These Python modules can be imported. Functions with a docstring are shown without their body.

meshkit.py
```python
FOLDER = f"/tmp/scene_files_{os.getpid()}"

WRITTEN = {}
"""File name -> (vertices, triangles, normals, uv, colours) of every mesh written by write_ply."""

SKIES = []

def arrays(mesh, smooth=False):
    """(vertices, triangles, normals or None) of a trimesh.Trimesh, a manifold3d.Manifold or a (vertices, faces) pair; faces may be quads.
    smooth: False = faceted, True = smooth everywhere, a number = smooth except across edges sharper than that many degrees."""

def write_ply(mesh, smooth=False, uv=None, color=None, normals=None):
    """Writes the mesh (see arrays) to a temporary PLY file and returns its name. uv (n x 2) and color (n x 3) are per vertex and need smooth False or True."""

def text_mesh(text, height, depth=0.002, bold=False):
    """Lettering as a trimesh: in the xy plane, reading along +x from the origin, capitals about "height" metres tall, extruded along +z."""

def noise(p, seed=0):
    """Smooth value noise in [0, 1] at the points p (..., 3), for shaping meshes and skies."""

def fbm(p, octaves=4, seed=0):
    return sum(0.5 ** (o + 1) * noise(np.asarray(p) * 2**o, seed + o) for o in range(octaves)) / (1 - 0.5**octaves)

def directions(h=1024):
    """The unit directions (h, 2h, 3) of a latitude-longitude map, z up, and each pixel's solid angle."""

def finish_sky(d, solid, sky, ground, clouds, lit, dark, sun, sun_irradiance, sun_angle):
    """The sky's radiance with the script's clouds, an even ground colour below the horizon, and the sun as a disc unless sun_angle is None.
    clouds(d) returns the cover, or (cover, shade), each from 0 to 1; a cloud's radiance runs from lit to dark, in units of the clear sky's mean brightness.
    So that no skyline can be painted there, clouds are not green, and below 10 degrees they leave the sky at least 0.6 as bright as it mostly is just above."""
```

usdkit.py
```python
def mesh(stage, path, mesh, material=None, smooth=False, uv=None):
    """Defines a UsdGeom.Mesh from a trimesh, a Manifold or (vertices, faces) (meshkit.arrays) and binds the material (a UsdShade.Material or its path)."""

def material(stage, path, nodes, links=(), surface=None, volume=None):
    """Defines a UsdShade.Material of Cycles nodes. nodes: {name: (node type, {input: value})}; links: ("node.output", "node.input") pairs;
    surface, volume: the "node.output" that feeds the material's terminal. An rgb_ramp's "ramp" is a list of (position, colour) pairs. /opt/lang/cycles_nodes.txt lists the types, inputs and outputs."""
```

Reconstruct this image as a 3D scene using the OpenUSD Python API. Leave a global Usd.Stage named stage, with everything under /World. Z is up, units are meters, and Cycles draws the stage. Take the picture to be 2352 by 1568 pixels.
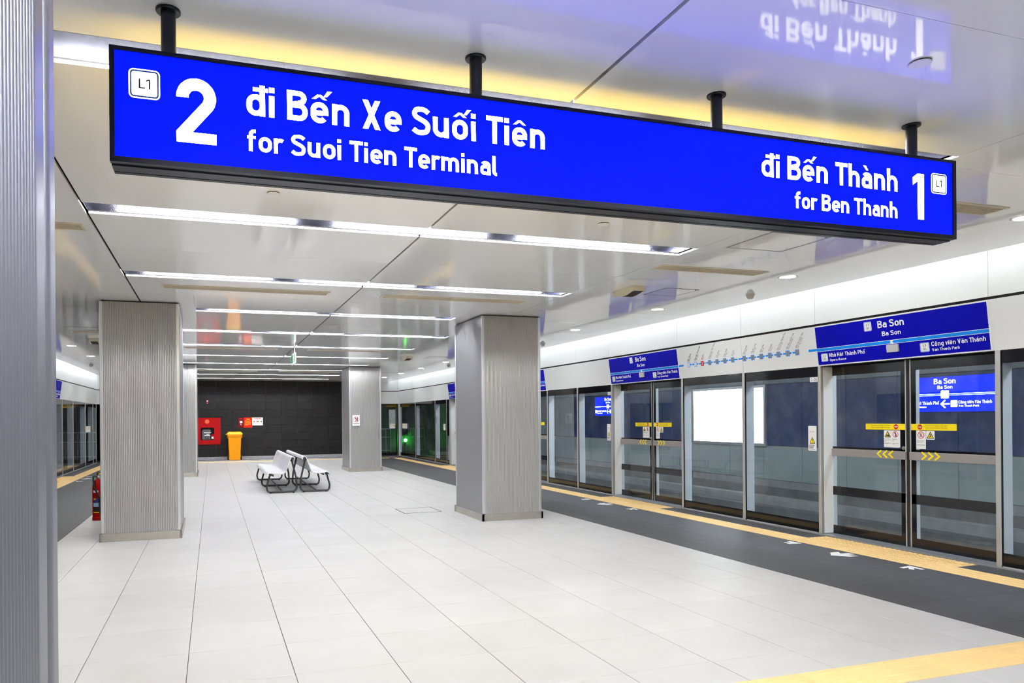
import math, random, re
import numpy as np, trimesh
from shapely.geometry import Polygon, LineString, Point, box as sbox
from shapely import affinity
from shapely.ops import unary_union
import usdkit, meshkit
from pxr import Usd, UsdGeom, UsdShade, Gf, Sdf

random.seed(7); np.random.seed(7)
stage = Usd.Stage.CreateInMemory()
UsdGeom.SetStageUpAxis(stage, UsdGeom.Tokens.z); UsdGeom.SetStageMetersPerUnit(stage, 1.0)
UsdGeom.Xform.Define(stage, '/World'); UsdGeom.Scope.Define(stage, '/World/Looks')

# ------------------------------------------------------------------ camera, light levels, exposure
EYE = 1.464                     # camera height
YAW, ROLL, FPX = 0.3137, -0.0082, 1671.35
CX, CY = 1029.0, 960.91         # principal point in the 2352 x 1568 frame
EXPOSURE = 0.75
TUBE, COVE, DOWNLIGHT, BLUE, YELLOW, ADBOX, TRACK = 86.0, 5.9, 135.0, 1.1, 4.2, 4.3, 20.0
cam = UsdGeom.Camera.Define(stage, '/World/camera')
cyw, syw, cr, sr = math.cos(YAW), math.sin(YAW), math.cos(ROLL), math.sin(ROLL)
fwd = np.array([syw, cyw, 0]); rgt = np.array([cyw, -syw, 0]); upv = np.array([0, 0, 1.0])
R_, U_ = rgt * cr + upv * sr, upv * cr - rgt * sr
cam.AddTransformOp().Set(Gf.Matrix4d(*R_, 0, *U_, 0, *(-fwd), 0, 0, 0, EYE, 1))
cam.CreateHorizontalApertureAttr(36.0); cam.CreateVerticalApertureAttr(24.0)
cam.CreateFocalLengthAttr(FPX / 2352 * 36.0)
cam.CreateHorizontalApertureOffsetAttr((1176 - CX) / 2352 * 36.0)
cam.CreateVerticalApertureOffsetAttr((CY - 784) / 2352 * 36.0)
cam.CreateClippingRangeAttr(Gf.Vec2f(0.02, 200))
cam.CreateExposureAttr(EXPOSURE)

# ------------------------------------------------------------------ scene graph helpers
used = {}
def numbered(parent, name):
    k = (parent, name); n = used.get(k, 0); used[k] = n + 1
    return f'{parent}/{name}' if n == 0 else f'{parent}/{name}_{n:03d}'
ORIGIN = {}
def tag(p, label=None, cat=None, group=None, kind=None):
    for k, v in (('label', label), ('category', cat), ('group', group), ('kind', kind)):
        if v: p.SetCustomDataByKey(k, v)
def xf(loc, rz=0.0):
    c, s = math.cos(rz), math.sin(rz)
    return Gf.Matrix4d(c, s, 0, 0, -s, c, 0, 0, 0, 0, 1, 0, *map(float, loc), 1)
def thing(name, label=None, cat=None, loc=(0, 0, 0), group=None, kind=None):
    path = numbered('/World', name)
    x = UsdGeom.Xform.Define(stage, path); x.AddTransformOp().Set(xf(loc))
    ORIGIN[path] = np.array(loc, float); tag(x.GetPrim(), label, cat, group, kind)
    return path
def copy(src, loc, label=None, rz=0.0, group=None):
    base = re.sub(r'_[0-9]{3}$', '', src.rpartition('/')[2])
    path = numbered('/World', base)
    x = UsdGeom.Xform.Define(stage, path); p = x.GetPrim()
    p.GetReferences().AddInternalReference(Sdf.Path(src)); p.SetInstanceable(True)
    UsdGeom.Xformable(p).GetOrderedXformOps()[0].Set(xf(loc, rz))
    tag(p, label, None, group)
    return path
def part(parent, name, m, mat, smooth=False, label=None, kind=None):
    """m in world coordinates; written relative to the thing it belongs to."""
    top = '/' + '/'.join(parent.split('/')[1:3])
    v, f = V(m)
    path = numbered(parent, name)
    if parent in ISMESH: pass
    ob = usdkit.mesh(stage, path, (v - ORIGIN.get(top, 0), f), mat, smooth)
    ISMESH.add(path)
    tag(ob.GetPrim(), label, None, None, kind)
    return path
ISMESH = set()
def single(name, m, mat, label, cat, group=None, kind=None, smooth=False):
    path = numbered('/World', name)
    ob = usdkit.mesh(stage, path, V(m), mat, smooth); tag(ob.GetPrim(), label, cat, group, kind)
    ISMESH.add(path); ORIGIN[path] = np.zeros(3)
    return path

# ------------------------------------------------------------------ mesh helpers
def V(m):
    if isinstance(m, tuple): return np.asarray(m[0], float), np.asarray(m[1], int)
    if isinstance(m, list):
        vs, fs, n = [], [], 0
        for a in m:
            v, f = V(a); vs.append(v); fs.append(f + n); n += len(v)
        return np.vstack(vs), np.vstack(fs)
    if hasattr(m, 'to_mesh'):
        q = m.to_mesh(); return np.asarray(q.vert_properties[:, :3], float), np.asarray(q.tri_verts, int)
    return np.asarray(m.vertices, float), np.asarray(m.faces, int)
BF = np.array([[0,2,1],[1,2,3],[4,5,6],[5,7,6],[0,1,4],[1,5,4],[2,6,3],[3,6,7],[0,4,2],[2,4,6],[1,3,5],[3,7,5]])
def bx(x0, x1, y0, y1, z0, z1):
    return np.array([(x, y, z) for z in (z0, z1) for y in (y0, y1) for x in (x0, x1)], float), BF
def cbx(x0, x1, y0, y1, z0, z1, b=0.004):
    p = []
    for x in (x0, x1):
        for y in (y0, y1):
            for z in (z0, z1):
                sx, sy, sz = (1 if x == x0 else -1), (1 if y == y0 else -1), (1 if z == z0 else -1)
                p += [(x, y + sy*b, z + sz*b), (x + sx*b, y, z + sz*b), (x + sx*b, y + sy*b, z)]
    h = trimesh.convex.convex_hull(np.array(p)); return V(h)
def tile(x0, x1, y0, y1, z0, z1, b=0.002):
    """a slab whose upper edge is eased"""
    v = [(x0,y0,z0),(x1,y0,z0),(x1,y1,z0),(x0,y1,z0),(x0,y0,z1-b),(x1,y0,z1-b),(x1,y1,z1-b),(x0,y1,z1-b),
         (x0+b,y0+b,z1),(x1-b,y0+b,z1),(x1-b,y1-b,z1),(x0+b,y1-b,z1)]
    f = []
    for a in (0, 4):
        for i in range(4):
            j = (i + 1) % 4; f += [(a+i, a+j, a+4+j), (a+i, a+4+j, a+4+i)]
    f += [(8, 9, 10), (8, 10, 11), (0, 2, 1), (0, 3, 2)]
    return np.array(v, float), np.array(f)
def quad(a, b, c, d): return np.array([a, b, c, d], float), np.array([[0, 1, 2], [0, 2, 3]])
def ext(poly, depth, o, u, v, back=0.0):
    """polygon (in u, v coordinates) extruded by depth along n = u x v from the plane at o"""
    u, v = np.array(u, float), np.array(v, float); n = np.cross(u, v); o = np.array(o, float)
    out = []
    for g in (getattr(poly, 'geoms', None) or [poly]):
        if g.is_empty or g.area < 1e-9: continue
        m = trimesh.creation.extrude_polygon(g, depth, engine='earcut')
        p = np.asarray(m.vertices)
        out.append((o + p[:, :1]*u + p[:, 1:2]*v + (p[:, 2:3] - back)*n, np.asarray(m.faces)))
    return V(out)
def lathe(prof, c, seg=24, axis='z'):
    """prof: (r, h) from one end to the other"""
    n = len(prof); v = []; f = []
    for k in range(seg):
        a = 2*math.pi*k/seg
        for r, h in prof: v.append((r*math.cos(a), r*math.sin(a), h))
    for k in range(seg):
        q = (k + 1) % seg
        for i in range(n - 1):
            f += [(k*n+i, q*n+i, q*n+i+1), (k*n+i, q*n+i+1, k*n+i+1)]
    v = np.array(v)
    if axis == 'y': v = v[:, [0, 2, 1]] * [1, 1, 1]; f = [t[::-1] for t in f]
    if axis == 'x': v = v[:, [2, 0, 1]]
    return v + np.array(c, float), np.array(f)
def tube(pts, r, seg=8, close=False):
    P = np.array(pts, float); n = len(P); v = []; f = []
    T = np.zeros_like(P)
    for i in range(n):
        a, b = (P[(i-1) % n], P[(i+1) % n]) if close else (P[max(i-1, 0)], P[min(i+1, n-1)])
        T[i] = (b - a) / max(np.linalg.norm(b - a), 1e-9)
    ref = np.array([0, 0, 1.0]) if abs(T[0][2]) < .9 else np.array([1.0, 0, 0])
    x = np.cross(T[0], ref); x /= np.linalg.norm(x)
    for i in range(n):
        x = x - T[i]*(x @ T[i]); x /= np.linalg.norm(x); y = np.cross(T[i], x)
        for k in range(seg):
            a = 2*math.pi*k/seg; v.append(P[i] + r*(math.cos(a)*x + math.sin(a)*y))
    for i in range(n if close else n - 1):
        j = (i + 1) % n
        for k in range(seg):
            q = (k + 1) % seg
            f += [(i*seg+k, i*seg+q, j*seg+q), (i*seg+k, j*seg+q, j*seg+k)]
    if not close:
        v += [P[0], P[-1]]; c0, c1 = len(v)-2, len(v)-1
        for k in range(seg):
            q = (k + 1) % seg; f += [(c0, q, k), (c1, (n-1)*seg+k, (n-1)*seg+q)]
    return np.array(v), np.array(f)
def round_path(pts, r, n=5, close=False):
    """polyline with its corners rounded to radius r"""
    P = [np.array(p, float) for p in pts]; out = []
    N = len(P)
    for i, p in enumerate(P):
        if not close and i in (0, N - 1): out.append(p); continue
        a, b = P[(i-1) % N], P[(i+1) % N]
        d0, d1 = a - p, b - p; l0, l1 = np.linalg.norm(d0), np.linalg.norm(d1); d0 /= l0; d1 /= l1
        ang = math.acos(np.clip(d0 @ d1, -1, 1)); t = min(r / math.tan(ang/2), .49*l0, .49*l1)
        p0, p1 = p + d0*t, p + d1*t
        for k in range(n + 1):
            s = k / n; out.append((1-s)**2*p0 + 2*s*(1-s)*p + s*s*p1)
    return out
def rrect(x0, y0, x1, y1, r): return sbox(x0 + r, y0 + r, x1 - r, y1 - r).buffer(r, quad_segs=6)
def disc(x, y, r, q=10): return Point(x, y).buffer(r, quad_segs=q)

# ------------------------------------------------------------------ lettering: a plain engineering sans drawn with strokes, capital height 1
def arc(cx, cy, rx, ry, a0, a1, n=14):
    return [(cx + rx*math.cos(math.radians(a0 + (a1-a0)*i/n)), cy + ry*math.sin(math.radians(a0 + (a1-a0)*i/n))) for i in range(n + 1)]
def spline(pts, n=6):
    P = [pts[0]] + list(pts) + [pts[-1]]; P = [np.array(p, float) for p in P]; out = []
    for i in range(1, len(P) - 2):
        for k in range(n):
            t = k / n; a, b, c, d = P[i-1], P[i], P[i+1], P[i+2]
            out.append(tuple(.5*((2*b) + (c-a)*t + (2*a-5*b+4*c-d)*t*t + (3*b-a-3*c+d)*t**3)))
    return out + [tuple(P[-2])]
def glyph(ch, w):
    h = w/2; xh = .715
    S = lambda *ps, cap='flat': LineString(ps).buffer(h, cap_style=cap, join_style='mitre', mitre_limit=3)
    L = lambda p: LineString(p).buffer(h, cap_style='flat', join_style='round', quad_segs=6)
    def bowl(x0, x1, y0, y1, r):          # closed ring on its centre line
        q = rrect(x0, y0, x1, y1, r).exterior.coords
        return LineString(q).buffer(h, join_style='round', quad_segs=6).union(LineString([q[-2], q[0], q[1]]).buffer(h))
    W = .575; r = W/2 - h
    acc = []
    base = {'ế': 'ê´', 'ố': 'ô´', 'ê': 'ê', 'ô': 'ô', 'à': 'a`', 'á': 'a´', 'ă': 'a˘', 'Ă': 'A˘', 'đ': 'đ'}.get(ch, ch)
    up = 0
    if len(base) > 1:
        acc.append(base[1]); ch = base[0]
    if ch in 'êô': acc.insert(0, '^'); ch = {'ê': 'e', 'ô': 'o'}[ch]
    g = None
    if ch == 'o': g = bowl(h, W-h, h, xh-h, r)
    elif ch in 'dđ':
        g = bowl(h, W-h, h, xh-h, r).union(sbox(W-w, 0, W, 1.02))
        if ch == 'đ': g = g.union(sbox(.2, .80, W+.09, .80+.8*w))
    elif ch == 'b': g = bowl(h, W-h, h, xh-h, r).union(sbox(0, 0, w, 1.02))
    elif ch == 'p': g = bowl(h, W-h, h, xh-h, r).union(sbox(0, -.27, w, xh))
    elif ch == 'g': g = bowl(h, W-h, h, xh-h, r).union(L([(W-h, xh)] + [(W-h, 0)] + arc(W-h-.2, -.02, .2, .17, 0, -90) + [(.1, -.19)]))
    elif ch == 'e':
        g = L(arc(W/2, h+r, r, r, -38, -180) + arc(W/2, xh-h-r, r, r, 180, 0)).union(S((W-h, xh-h-r+.01), (W-h, .345), (h, .345)))
        g = g.union(sbox(W-w, .345-.75*h, W, xh-h-r)).difference(sbox(W-w-.01, .1, W+.1, .345-.75*h).intersection(sbox(W/2, .2, 2, .345-.75*h)))
    elif ch == 'a':
        W = .545; r = .15; x1 = W-h; ym = .42
        g = L([(x1, 0)] + arc(x1-r-.03, xh-h-r, r+.03, r, 0, 90) + arc(h+r+.02, xh-h-r, r, r, 90, 150))
        g = g.union(L([(x1, ym)] + arc(h+r*.8, ym-r*.85+.01, r*.8, r*.85, 90, 180) + arc(h+r*.8, h+r*.85, r*.8, r*.85, 180, 270) + [(x1-.12, h)] + arc(x1-.1, h+.12, .1, .12, -90, 0)))
    elif ch in 'nhr':
        top = 1.02 if ch == 'h' else xh
        g = sbox(0, 0, w, top)
        if ch == 'r':
            W = .42; g = g.union(L(arc(h+.2, xh-h-.2, .2, .2, 180, 55)))
        else: g = g.union(L([(W-h, 0)] + arc(W-h-r, xh-h-r, r, r, 0, 180) + [(h, xh-h-r-.05)]))
    elif ch == 'm':
        W = .90; r = (W/2 - w*.5 - .0)/2; c = W/2
        g = sbox(0, 0, w, xh)
        for x0 in (h, c): g = g.union(L([(x0 + (c-h), 0)] + arc(x0+(c-h)/2, xh-h-(c-h)/2, (c-h)/2, (c-h)/2, 0, 180) + [(x0, xh-h-.25)]))
    elif ch == 'u': g = sbox(W-w, 0, W, xh).union(L([(h, xh)] + arc(h+r, h+r, r, r, 180, 360) + [(W-h, h+r+.05)]))
    elif ch == 'i': W = w; g = sbox(0, 0, w, xh).union(sbox(0, .815, w, .815+w*1.02))
    elif ch == 'l': W = .3; g = L([(h, 1.02)] + arc(h+.14, h+.14, .14, .14, 180, 275))
    elif ch == 't': W = .38; g = L([(h+.07, .93)] + arc(h+.07+.13, h+.13, .13, .13, 180, 275)).union(sbox(0, xh-.75*w, W, xh))
    elif ch == 'f': W = .38; g = L([(h+.075, 0)] + arc(h+.075+.16, 1.02-h-.16, .16, .16, 180, 90) + [(W, 1.02-h)]).union(sbox(0, xh-.78*w, W, xh))
    elif ch == 'k': W = .55; g = sbox(0, 0, w, 1.02).union(S((w*.6, .25), (W-.1, xh))).union(S((.24, .38), (W-.09, 0))).intersection(sbox(-1, 0, 2, 1.02))
    elif ch == 'v': W = .56; g = S((h, xh+.05), (W/2, 0), (W-h, xh+.05)).intersection(sbox(-1, 0, 2, xh))
    elif ch == 's':
        W = .5; g = L(spline([(W-.06, .56), (W-.17, .615), (.24, .63), (.115, .585), (h, .50), (.13, .415), (.28, .355), (W-.09, .28), (W-h, .2), (W-.12, .115), (.27, h), (.14, .1), (.05, .155)]))
    elif ch == 'B':
        W = .66
        g = sbox(0, 0, w, 1).union(L([(h, 1-h), (W-.28, 1-h)] + arc(W-.28, .755, .225-h+.02, 1-h-.755, 90, -90) + [(h, .51)]))
        g = g.union(L([(h, .515), (W-.27, .515)] + arc(W-.27, .30, .27-h, .215, 90, -90) + [(h, h)])).union(sbox(0, 0, .3, w)).union(sbox(0, 1-w, .3, 1))
    elif ch == 'D': W = .66; g = sbox(0, 0, w, 1).union(L([(h, 1-h), (W-.28, 1-h)] + arc(W-.28, .72, .28-h, .28-h, 90, 0) + arc(W-.28, .28, .28-h, .28-h, 0, -90) + [(h, h)])).union(sbox(0, 0, .3, w)).union(sbox(0, 1-w, .3, 1))
    elif ch == 'P': W = .62; g = sbox(0, 0, w, 1).union(L([(h, 1-h), (W-.29, 1-h)] + arc(W-.29, .68, .29-h, .32-h, 90, -90) + [(h, .36+h)])).union(sbox(0, 1-w, .3, 1))
    elif ch == 'X': W = .70; g = S((h*1.15, -.1), (W-h*1.15, 1.1)).union(S((h*1.15, 1.1), (W-h*1.15, -.1))).intersection(sbox(-.1, 0, 2, 1))
    elif ch == 'V': W = .70; g = S((h*1.05, 1.1), (W/2, 0), (W-h*1.05, 1.1)).intersection(sbox(-1, 0, 2, 1))
    elif ch == 'K': W = .66; g = sbox(0, 0, w, 1).union(S((w*.6, .35), (W-.1, 1.05))).union(S((.27, .5), (W-.09, -.05))).intersection(sbox(-1, 0, 2, 1))
    elif ch == 'N': W = .66; g = sbox(0, 0, w, 1).union(sbox(W-w, 0, W, 1)).union(S((h, 1), (W-h, 0)).intersection(sbox(0, 0, W, 1)))
    elif ch == 'H': W = .65; g = sbox(0, 0, w, 1).union(sbox(W-w, 0, W, 1)).union(sbox(0, .5-h, W, .5+h))
    elif ch == 'T': W = .63; g = sbox(0, 1-w, W, 1).union(sbox(W/2-h, 0, W/2+h, 1))
    elif ch == 'L': W = .52; g = sbox(0, 0, w, 1).union(sbox(0, 0, W, w))
    elif ch == 'S':
        W = .66; g = L(spline([(W-.07, .80), (W-.18, .885), (.33, 1-h), (.17, .88), (.10, .755), (.155, .635), (.30, .56), (.45, .49), (W-.11, .395), (W-h-.005, .27), (W-.15, .14), (.34, h), (.19, .105), (.055, .20)]))
    elif ch in 'OCQ0':
        W = .66 if ch != '0' else .6; r = W/2-h
        if ch == 'C': g = L(arc(W/2, 1-h-r, r, r, 15, 180) + arc(W/2, h+r, r, r, 180, 345))
        else: g = bowl(h, W-h, h, 1-h, r)
    elif ch == '1': W = .335; g = sbox(W-w*1.02, 0, W, 1).union(Polygon([(0, .735), (0, .905), (W-w, 1.0), (W-w*.4, 1.0), (W-w*.4, .83), (W-w, .83)]).buffer(0)) if w > .12 else sbox(W-w, 0, W, 1).union(S((0, .83), (W-h, .99)))
    elif ch == '2':
        W = .595; r = W/2-h
        g = L([(h, .69)] + arc(W/2, 1-h-r, r, r, 180, -33, 22) + [(0.0, .02), (-.1, -.10)]).union(sbox(0, 0, W, w*.90)).union(Polygon([(0, 0), (0, .165), (.2, .1)]))
        g = g.intersection(sbox(0, 0, 2, 2))
    elif ch == '3': W = .58; g = L(arc(W/2, .745, W/2-h, .255-h, 165, -90) ).union(L(arc(W/2, .27, W/2-h, .27-h, 90, -165))).union(sbox(.2, .5-h, .34, .5+h))
    elif ch == '4': W = .62; g = L([(.36, 1), (.05, .27)]).union(sbox(0, .2, W, .2+w)).union(sbox(W-.15-w, 0, W-.15, .5))
    else: raise KeyError(ch)
    xc = W/2 if ch != 'f' else W/2
    tp = (xh if ch.islower() else 1)
    for a in acc:
        if a == '^': g = g.union(Polygon([(xc-.25, .80), (xc-.065, .965), (xc+.065, .965), (xc+.25, .80), (xc+.12, .80), (xc, .895), (xc-.12, .80)])); 
        if a == '´':
            dx = .17 if '^' in acc else .02; dy = .10 if '^' in acc else 0
            g = g.union(Polygon([(xc+dx-.04, .80+dy), (xc+dx+.07, .80+dy), (xc+dx+.25, 1.01+dy), (xc+dx+.09, 1.01+dy)]))
        if a == '`': g = g.union(Polygon([(xc+.08, .80), (xc-.03, .80), (xc-.2, 1.01), (xc-.04, 1.01)]))
        if a == '˘': g = g.union(LineString(arc(xc, .96, .19, .13, 190, 350)).buffer(h*.55, cap_style='flat'))
    return g, W
def word(text, w=.175, track=.115, space=.27):
    """(polygon, width) of a line of lettering; capital height 1, baseline 0"""
    x = 0; out = []
    for i, ch in enumerate(text):
        if ch == ' ': x += space; continue
        g, W = glyph(ch, w)
        out.append(affinity.translate(g, x, 0))
        nx = text[i+1] if i + 1 < len(text) else ''
        x += W + track*(.72 if ch in 'oeBDSPabpgC' else 1) - (.06 if ch in 'Tr' else 0) - (.02 if ch in 'Xv' else 0)
    p = unary_union(out).simplify(.004)
    b = p.bounds
    return affinity.translate(p, -b[0], 0), b[2] - b[0]
def put(text, x0, x1, y, cap, w=.175):
    p, W = word(text, w); return affinity.translate(affinity.scale(p, (x1-x0)/W, cap, origin=(0, 0)), x0, y)
def small(text, cap, bold=True):
    """tiny print as flat triangles in the plane (x right, y up)"""
    m = meshkit.text_mesh(text, cap, 0.0008, bold=bold); return V(m)
def lay(m, o, u, v, rot=0.0, at=(0, 0), sx=1.0):
    vv, f = m; u, v = np.array(u, float), np.array(v, float); n = np.cross(u, v)
    c, s = math.cos(rot), math.sin(rot); X, Y = vv[:, :1]*sx, vv[:, 1:2]
    return np.array(o, float) + (X*c - Y*s + at[0])*u + (X*s + Y*c + at[1])*v + vv[:, 2:3]*n, f

# ------------------------------------------------------------------ materials
LK = '/World/Looks/'
def mat(name, col, rough=.5, metal=0.0, var=0.0, scale=6.0, rnd=0.0, bump=0.0, bscale=200.0, coat=0.0, coatr=.05, spec=.5, stretch=None, aniso=0.0):
    n = {'p': ('principled_bsdf', {'base_color': col, 'roughness': rough, 'metallic': metal, 'coat_weight': coat, 'coat_roughness': coatr, 'specular_ior_level': spec, 'anisotropic': aniso})}
    l = []
    src = None
    if var or bump:
        n['g'] = ('geometry', {}); v = 'g.position'
        if stretch:
            n['mp'] = ('mapping', {'scale': stretch}); l.append(('g.position', 'mp.vector')); v = 'mp.vector'
    if var:
        n['n'] = ('noise_texture', {'scale': scale, 'detail': 5, 'roughness': .65}); l.append((v, 'n.vector'))
        c = np.array(col)
        n['r'] = ('rgb_ramp', {'ramp': [(.25, c*(1-var)), (.75, np.minimum(c*(1+var), .98))]}); l.append(('n.fac', 'r.fac')); src = 'r.color'
    if rnd:
        n['oi'] = ('object_info', {}); n['mr'] = ('map_range', {'to_min': 1-rnd, 'to_max': 1+rnd}); l.append(('oi.random', 'mr.value'))
        n['h'] = ('hsv', {'color': col}); l.append(('mr.result', 'h.value'))
        if src: l.append((src, 'h.color'))
        src = 'h.color'
    if src: l.append((src, 'p.base_color'))
    if bump:
        n['bn'] = ('noise_texture', {'scale': bscale, 'detail': 3}); l.append((v, 'bn.vector'))
        n['b'] = ('bump', {'strength': bump, 'distance': .002}); l += [('bn.fac', 'b.height'), ('b.normal', 'p.normal')]
    return usdkit.material(stage, LK + name, n, l, surface='p.BSDF')
def emit(name, col, strength): return usdkit.material(stage, LK + name, {'e': ('emission', {'color': col, 'strength': strength})}, surface='e.emission')
def lit_panel(name, col, strength, gloss=.5):
    """a back-lit acrylic face"""
    return usdkit.material(stage, LK + name, {'p': ('principled_bsdf', {'base_color': tuple(.12*c for c in col), 'roughness': gloss, 'specular_ior_level': .1, 'emission_color': col, 'emission_strength': strength})}, surface='p.BSDF')

white_tile = mat('white_floor_tile', (.468, .468, .467), .42, var=.05, scale=2.2, rnd=.025, bump=.06, bscale=90)
grout = mat('floor_grout', (.13, .115, .105), .9)
grey_tile = mat('grey_granite_tile', (.058, .059, .064), .55, var=.22, scale=9, rnd=.06, bump=.15, bscale=160)
grey_grout = mat('grey_grout', (.16, .16, .165), .9)
yellow_tile = mat('tactile_yellow_tile', (.80, .555, .235), .55, var=.06, scale=5, rnd=.03)
ceil_white = mat('glossy_white_ceiling', (.94, .938, .928), .062, rnd=.01, spec=.62)
dark_gap = mat('dark_gap', (.03, .03, .032), .8)
plenum = mat('plenum_black', (.02, .02, .02), .9)
reflector = mat('lamp_reflector', (.44, .45, .53), .17, 1.0)
white_paint = mat('white_paint', (.82, .82, .80), .35)
cove_white = mat('cove_panel_white', (.80, .82, .83), .38)
header_white = mat('header_panel_white', (.80, .82, .83), .35)
flute_grey = mat('fluted_aluminium', (.35, .347, .34), .38, .3)
flute_near = mat('fluted_aluminium_cool', (.20, .206, .228), .36, .55)
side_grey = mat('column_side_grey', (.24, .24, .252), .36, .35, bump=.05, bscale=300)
trim_alu = mat('satin_aluminium', (.66, .67, .68), .32, .7)
steel = mat('brushed_steel', (.56, .53, .48), .26, 1.0, var=.12, scale=3)
post_alu = mat('post_aluminium', (.60, .60, .59), .34, .6)
fin_white = mat('post_side_powder_coat', (.78, .79, .84), .4)
leaf_bar = mat('door_bar_brushed', (.37, .345, .335), .42, .45)
black_frit = mat('black_fritted_glass', (.006, .006, .008), .07, spec=.5)
black_rub = mat('black_rubber', (.012, .012, .012), .6)
sill_alu = mat('door_sill_aluminium', (.50, .52, .56), .35, .7)
sign_black = mat('sign_housing_black', (.010, .011, .022), .28, spec=.2)
pole_black = mat('pole_black', (.008, .010, .018), .28)
blue_vinyl = mat('blue_sign_vinyl', (.0, .0, .42), .45, spec=.12)
stripe_blue = mat('light_blue_vinyl', (.0, .26, .90), .3)
ring_blue = mat('code_ring_blue', (.0, .10, .62), .4)
white_vinyl = mat('white_vinyl', (.86, .86, .86), .4)
grey_vinyl = mat('grey_vinyl', (.30, .30, .31), .5)
dark_vinyl = mat('dark_vinyl', (.03, .03, .035), .5)
red_vinyl = mat('red_vinyl', (.55, .015, .02), .4)
yellow_vinyl = mat('yellow_vinyl', (.95, .75, .0), .4)
box_grey = mat('box_grey_plastic', (.55, .55, .58), .4)
tunnel_dark = mat('tunnel_wall_navy', (.016, .038, .15), .35, var=.35, scale=3, rnd=.1)
tunnel_light = mat('tunnel_wall_grey', (.34, .39, .39), .5, var=.08, scale=3, rnd=.03)
tunnel_upper = mat('tunnel_upper_concrete', (.30, .32, .35), .7, var=.15, scale=2)
concrete_pale = mat('trackside_concrete_pale', (.30, .30, .305), .85, var=.25, scale=3)
concrete = mat('trackside_concrete', (.13, .13, .135), .85, var=.3, scale=3, bump=.2, bscale=40)
wall_tile = mat('dark_wall_tile', (.012, .0117, .0115), .5, var=.22, scale=12, rnd=.1, bump=.1, bscale=120, spec=.2)
wall_grout = mat('wall_grout', (.16, .15, .145), .9)
granite = mat('granite_skirting', (.30, .31, .33), .5, var=.5, scale=45)
bench_frame = mat('bench_frame_black', (.022, .022, .022), .35)
bench_seat = mat('bench_seat_white', (.56, .565, .60), .42, bump=.05, bscale=400)
bench_rib = mat('bench_rib_grey', (.30, .31, .30), .5)
bin_yellow = mat('bin_yellow', (.70, .265, .001), .5, spec=.2)
bin_lid = mat('bin_lid_yellow', (.80, .43, .003), .35)
fire_red = mat('fire_red', (.34, .002, .003), .42, spec=.15)
fire_dark = mat('fire_dark_red', (.13, .002, .004), .45, spec=.15)
hose_grey = mat('hose_grey', (.075, .075, .078), .6)
cream = mat('cream_plastic', (.66, .61, .46), .45)
vent_paint = mat('vent_paint', (.62, .55, .42), .5)
smoke_grey = mat('detector_plastic', (.55, .54, .50), .5)
rail_white = mat('railing_white', (.62, .65, .66), .4)
far_dark = mat('tunnel_black', (.03, .033, .036), .9)
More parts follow.
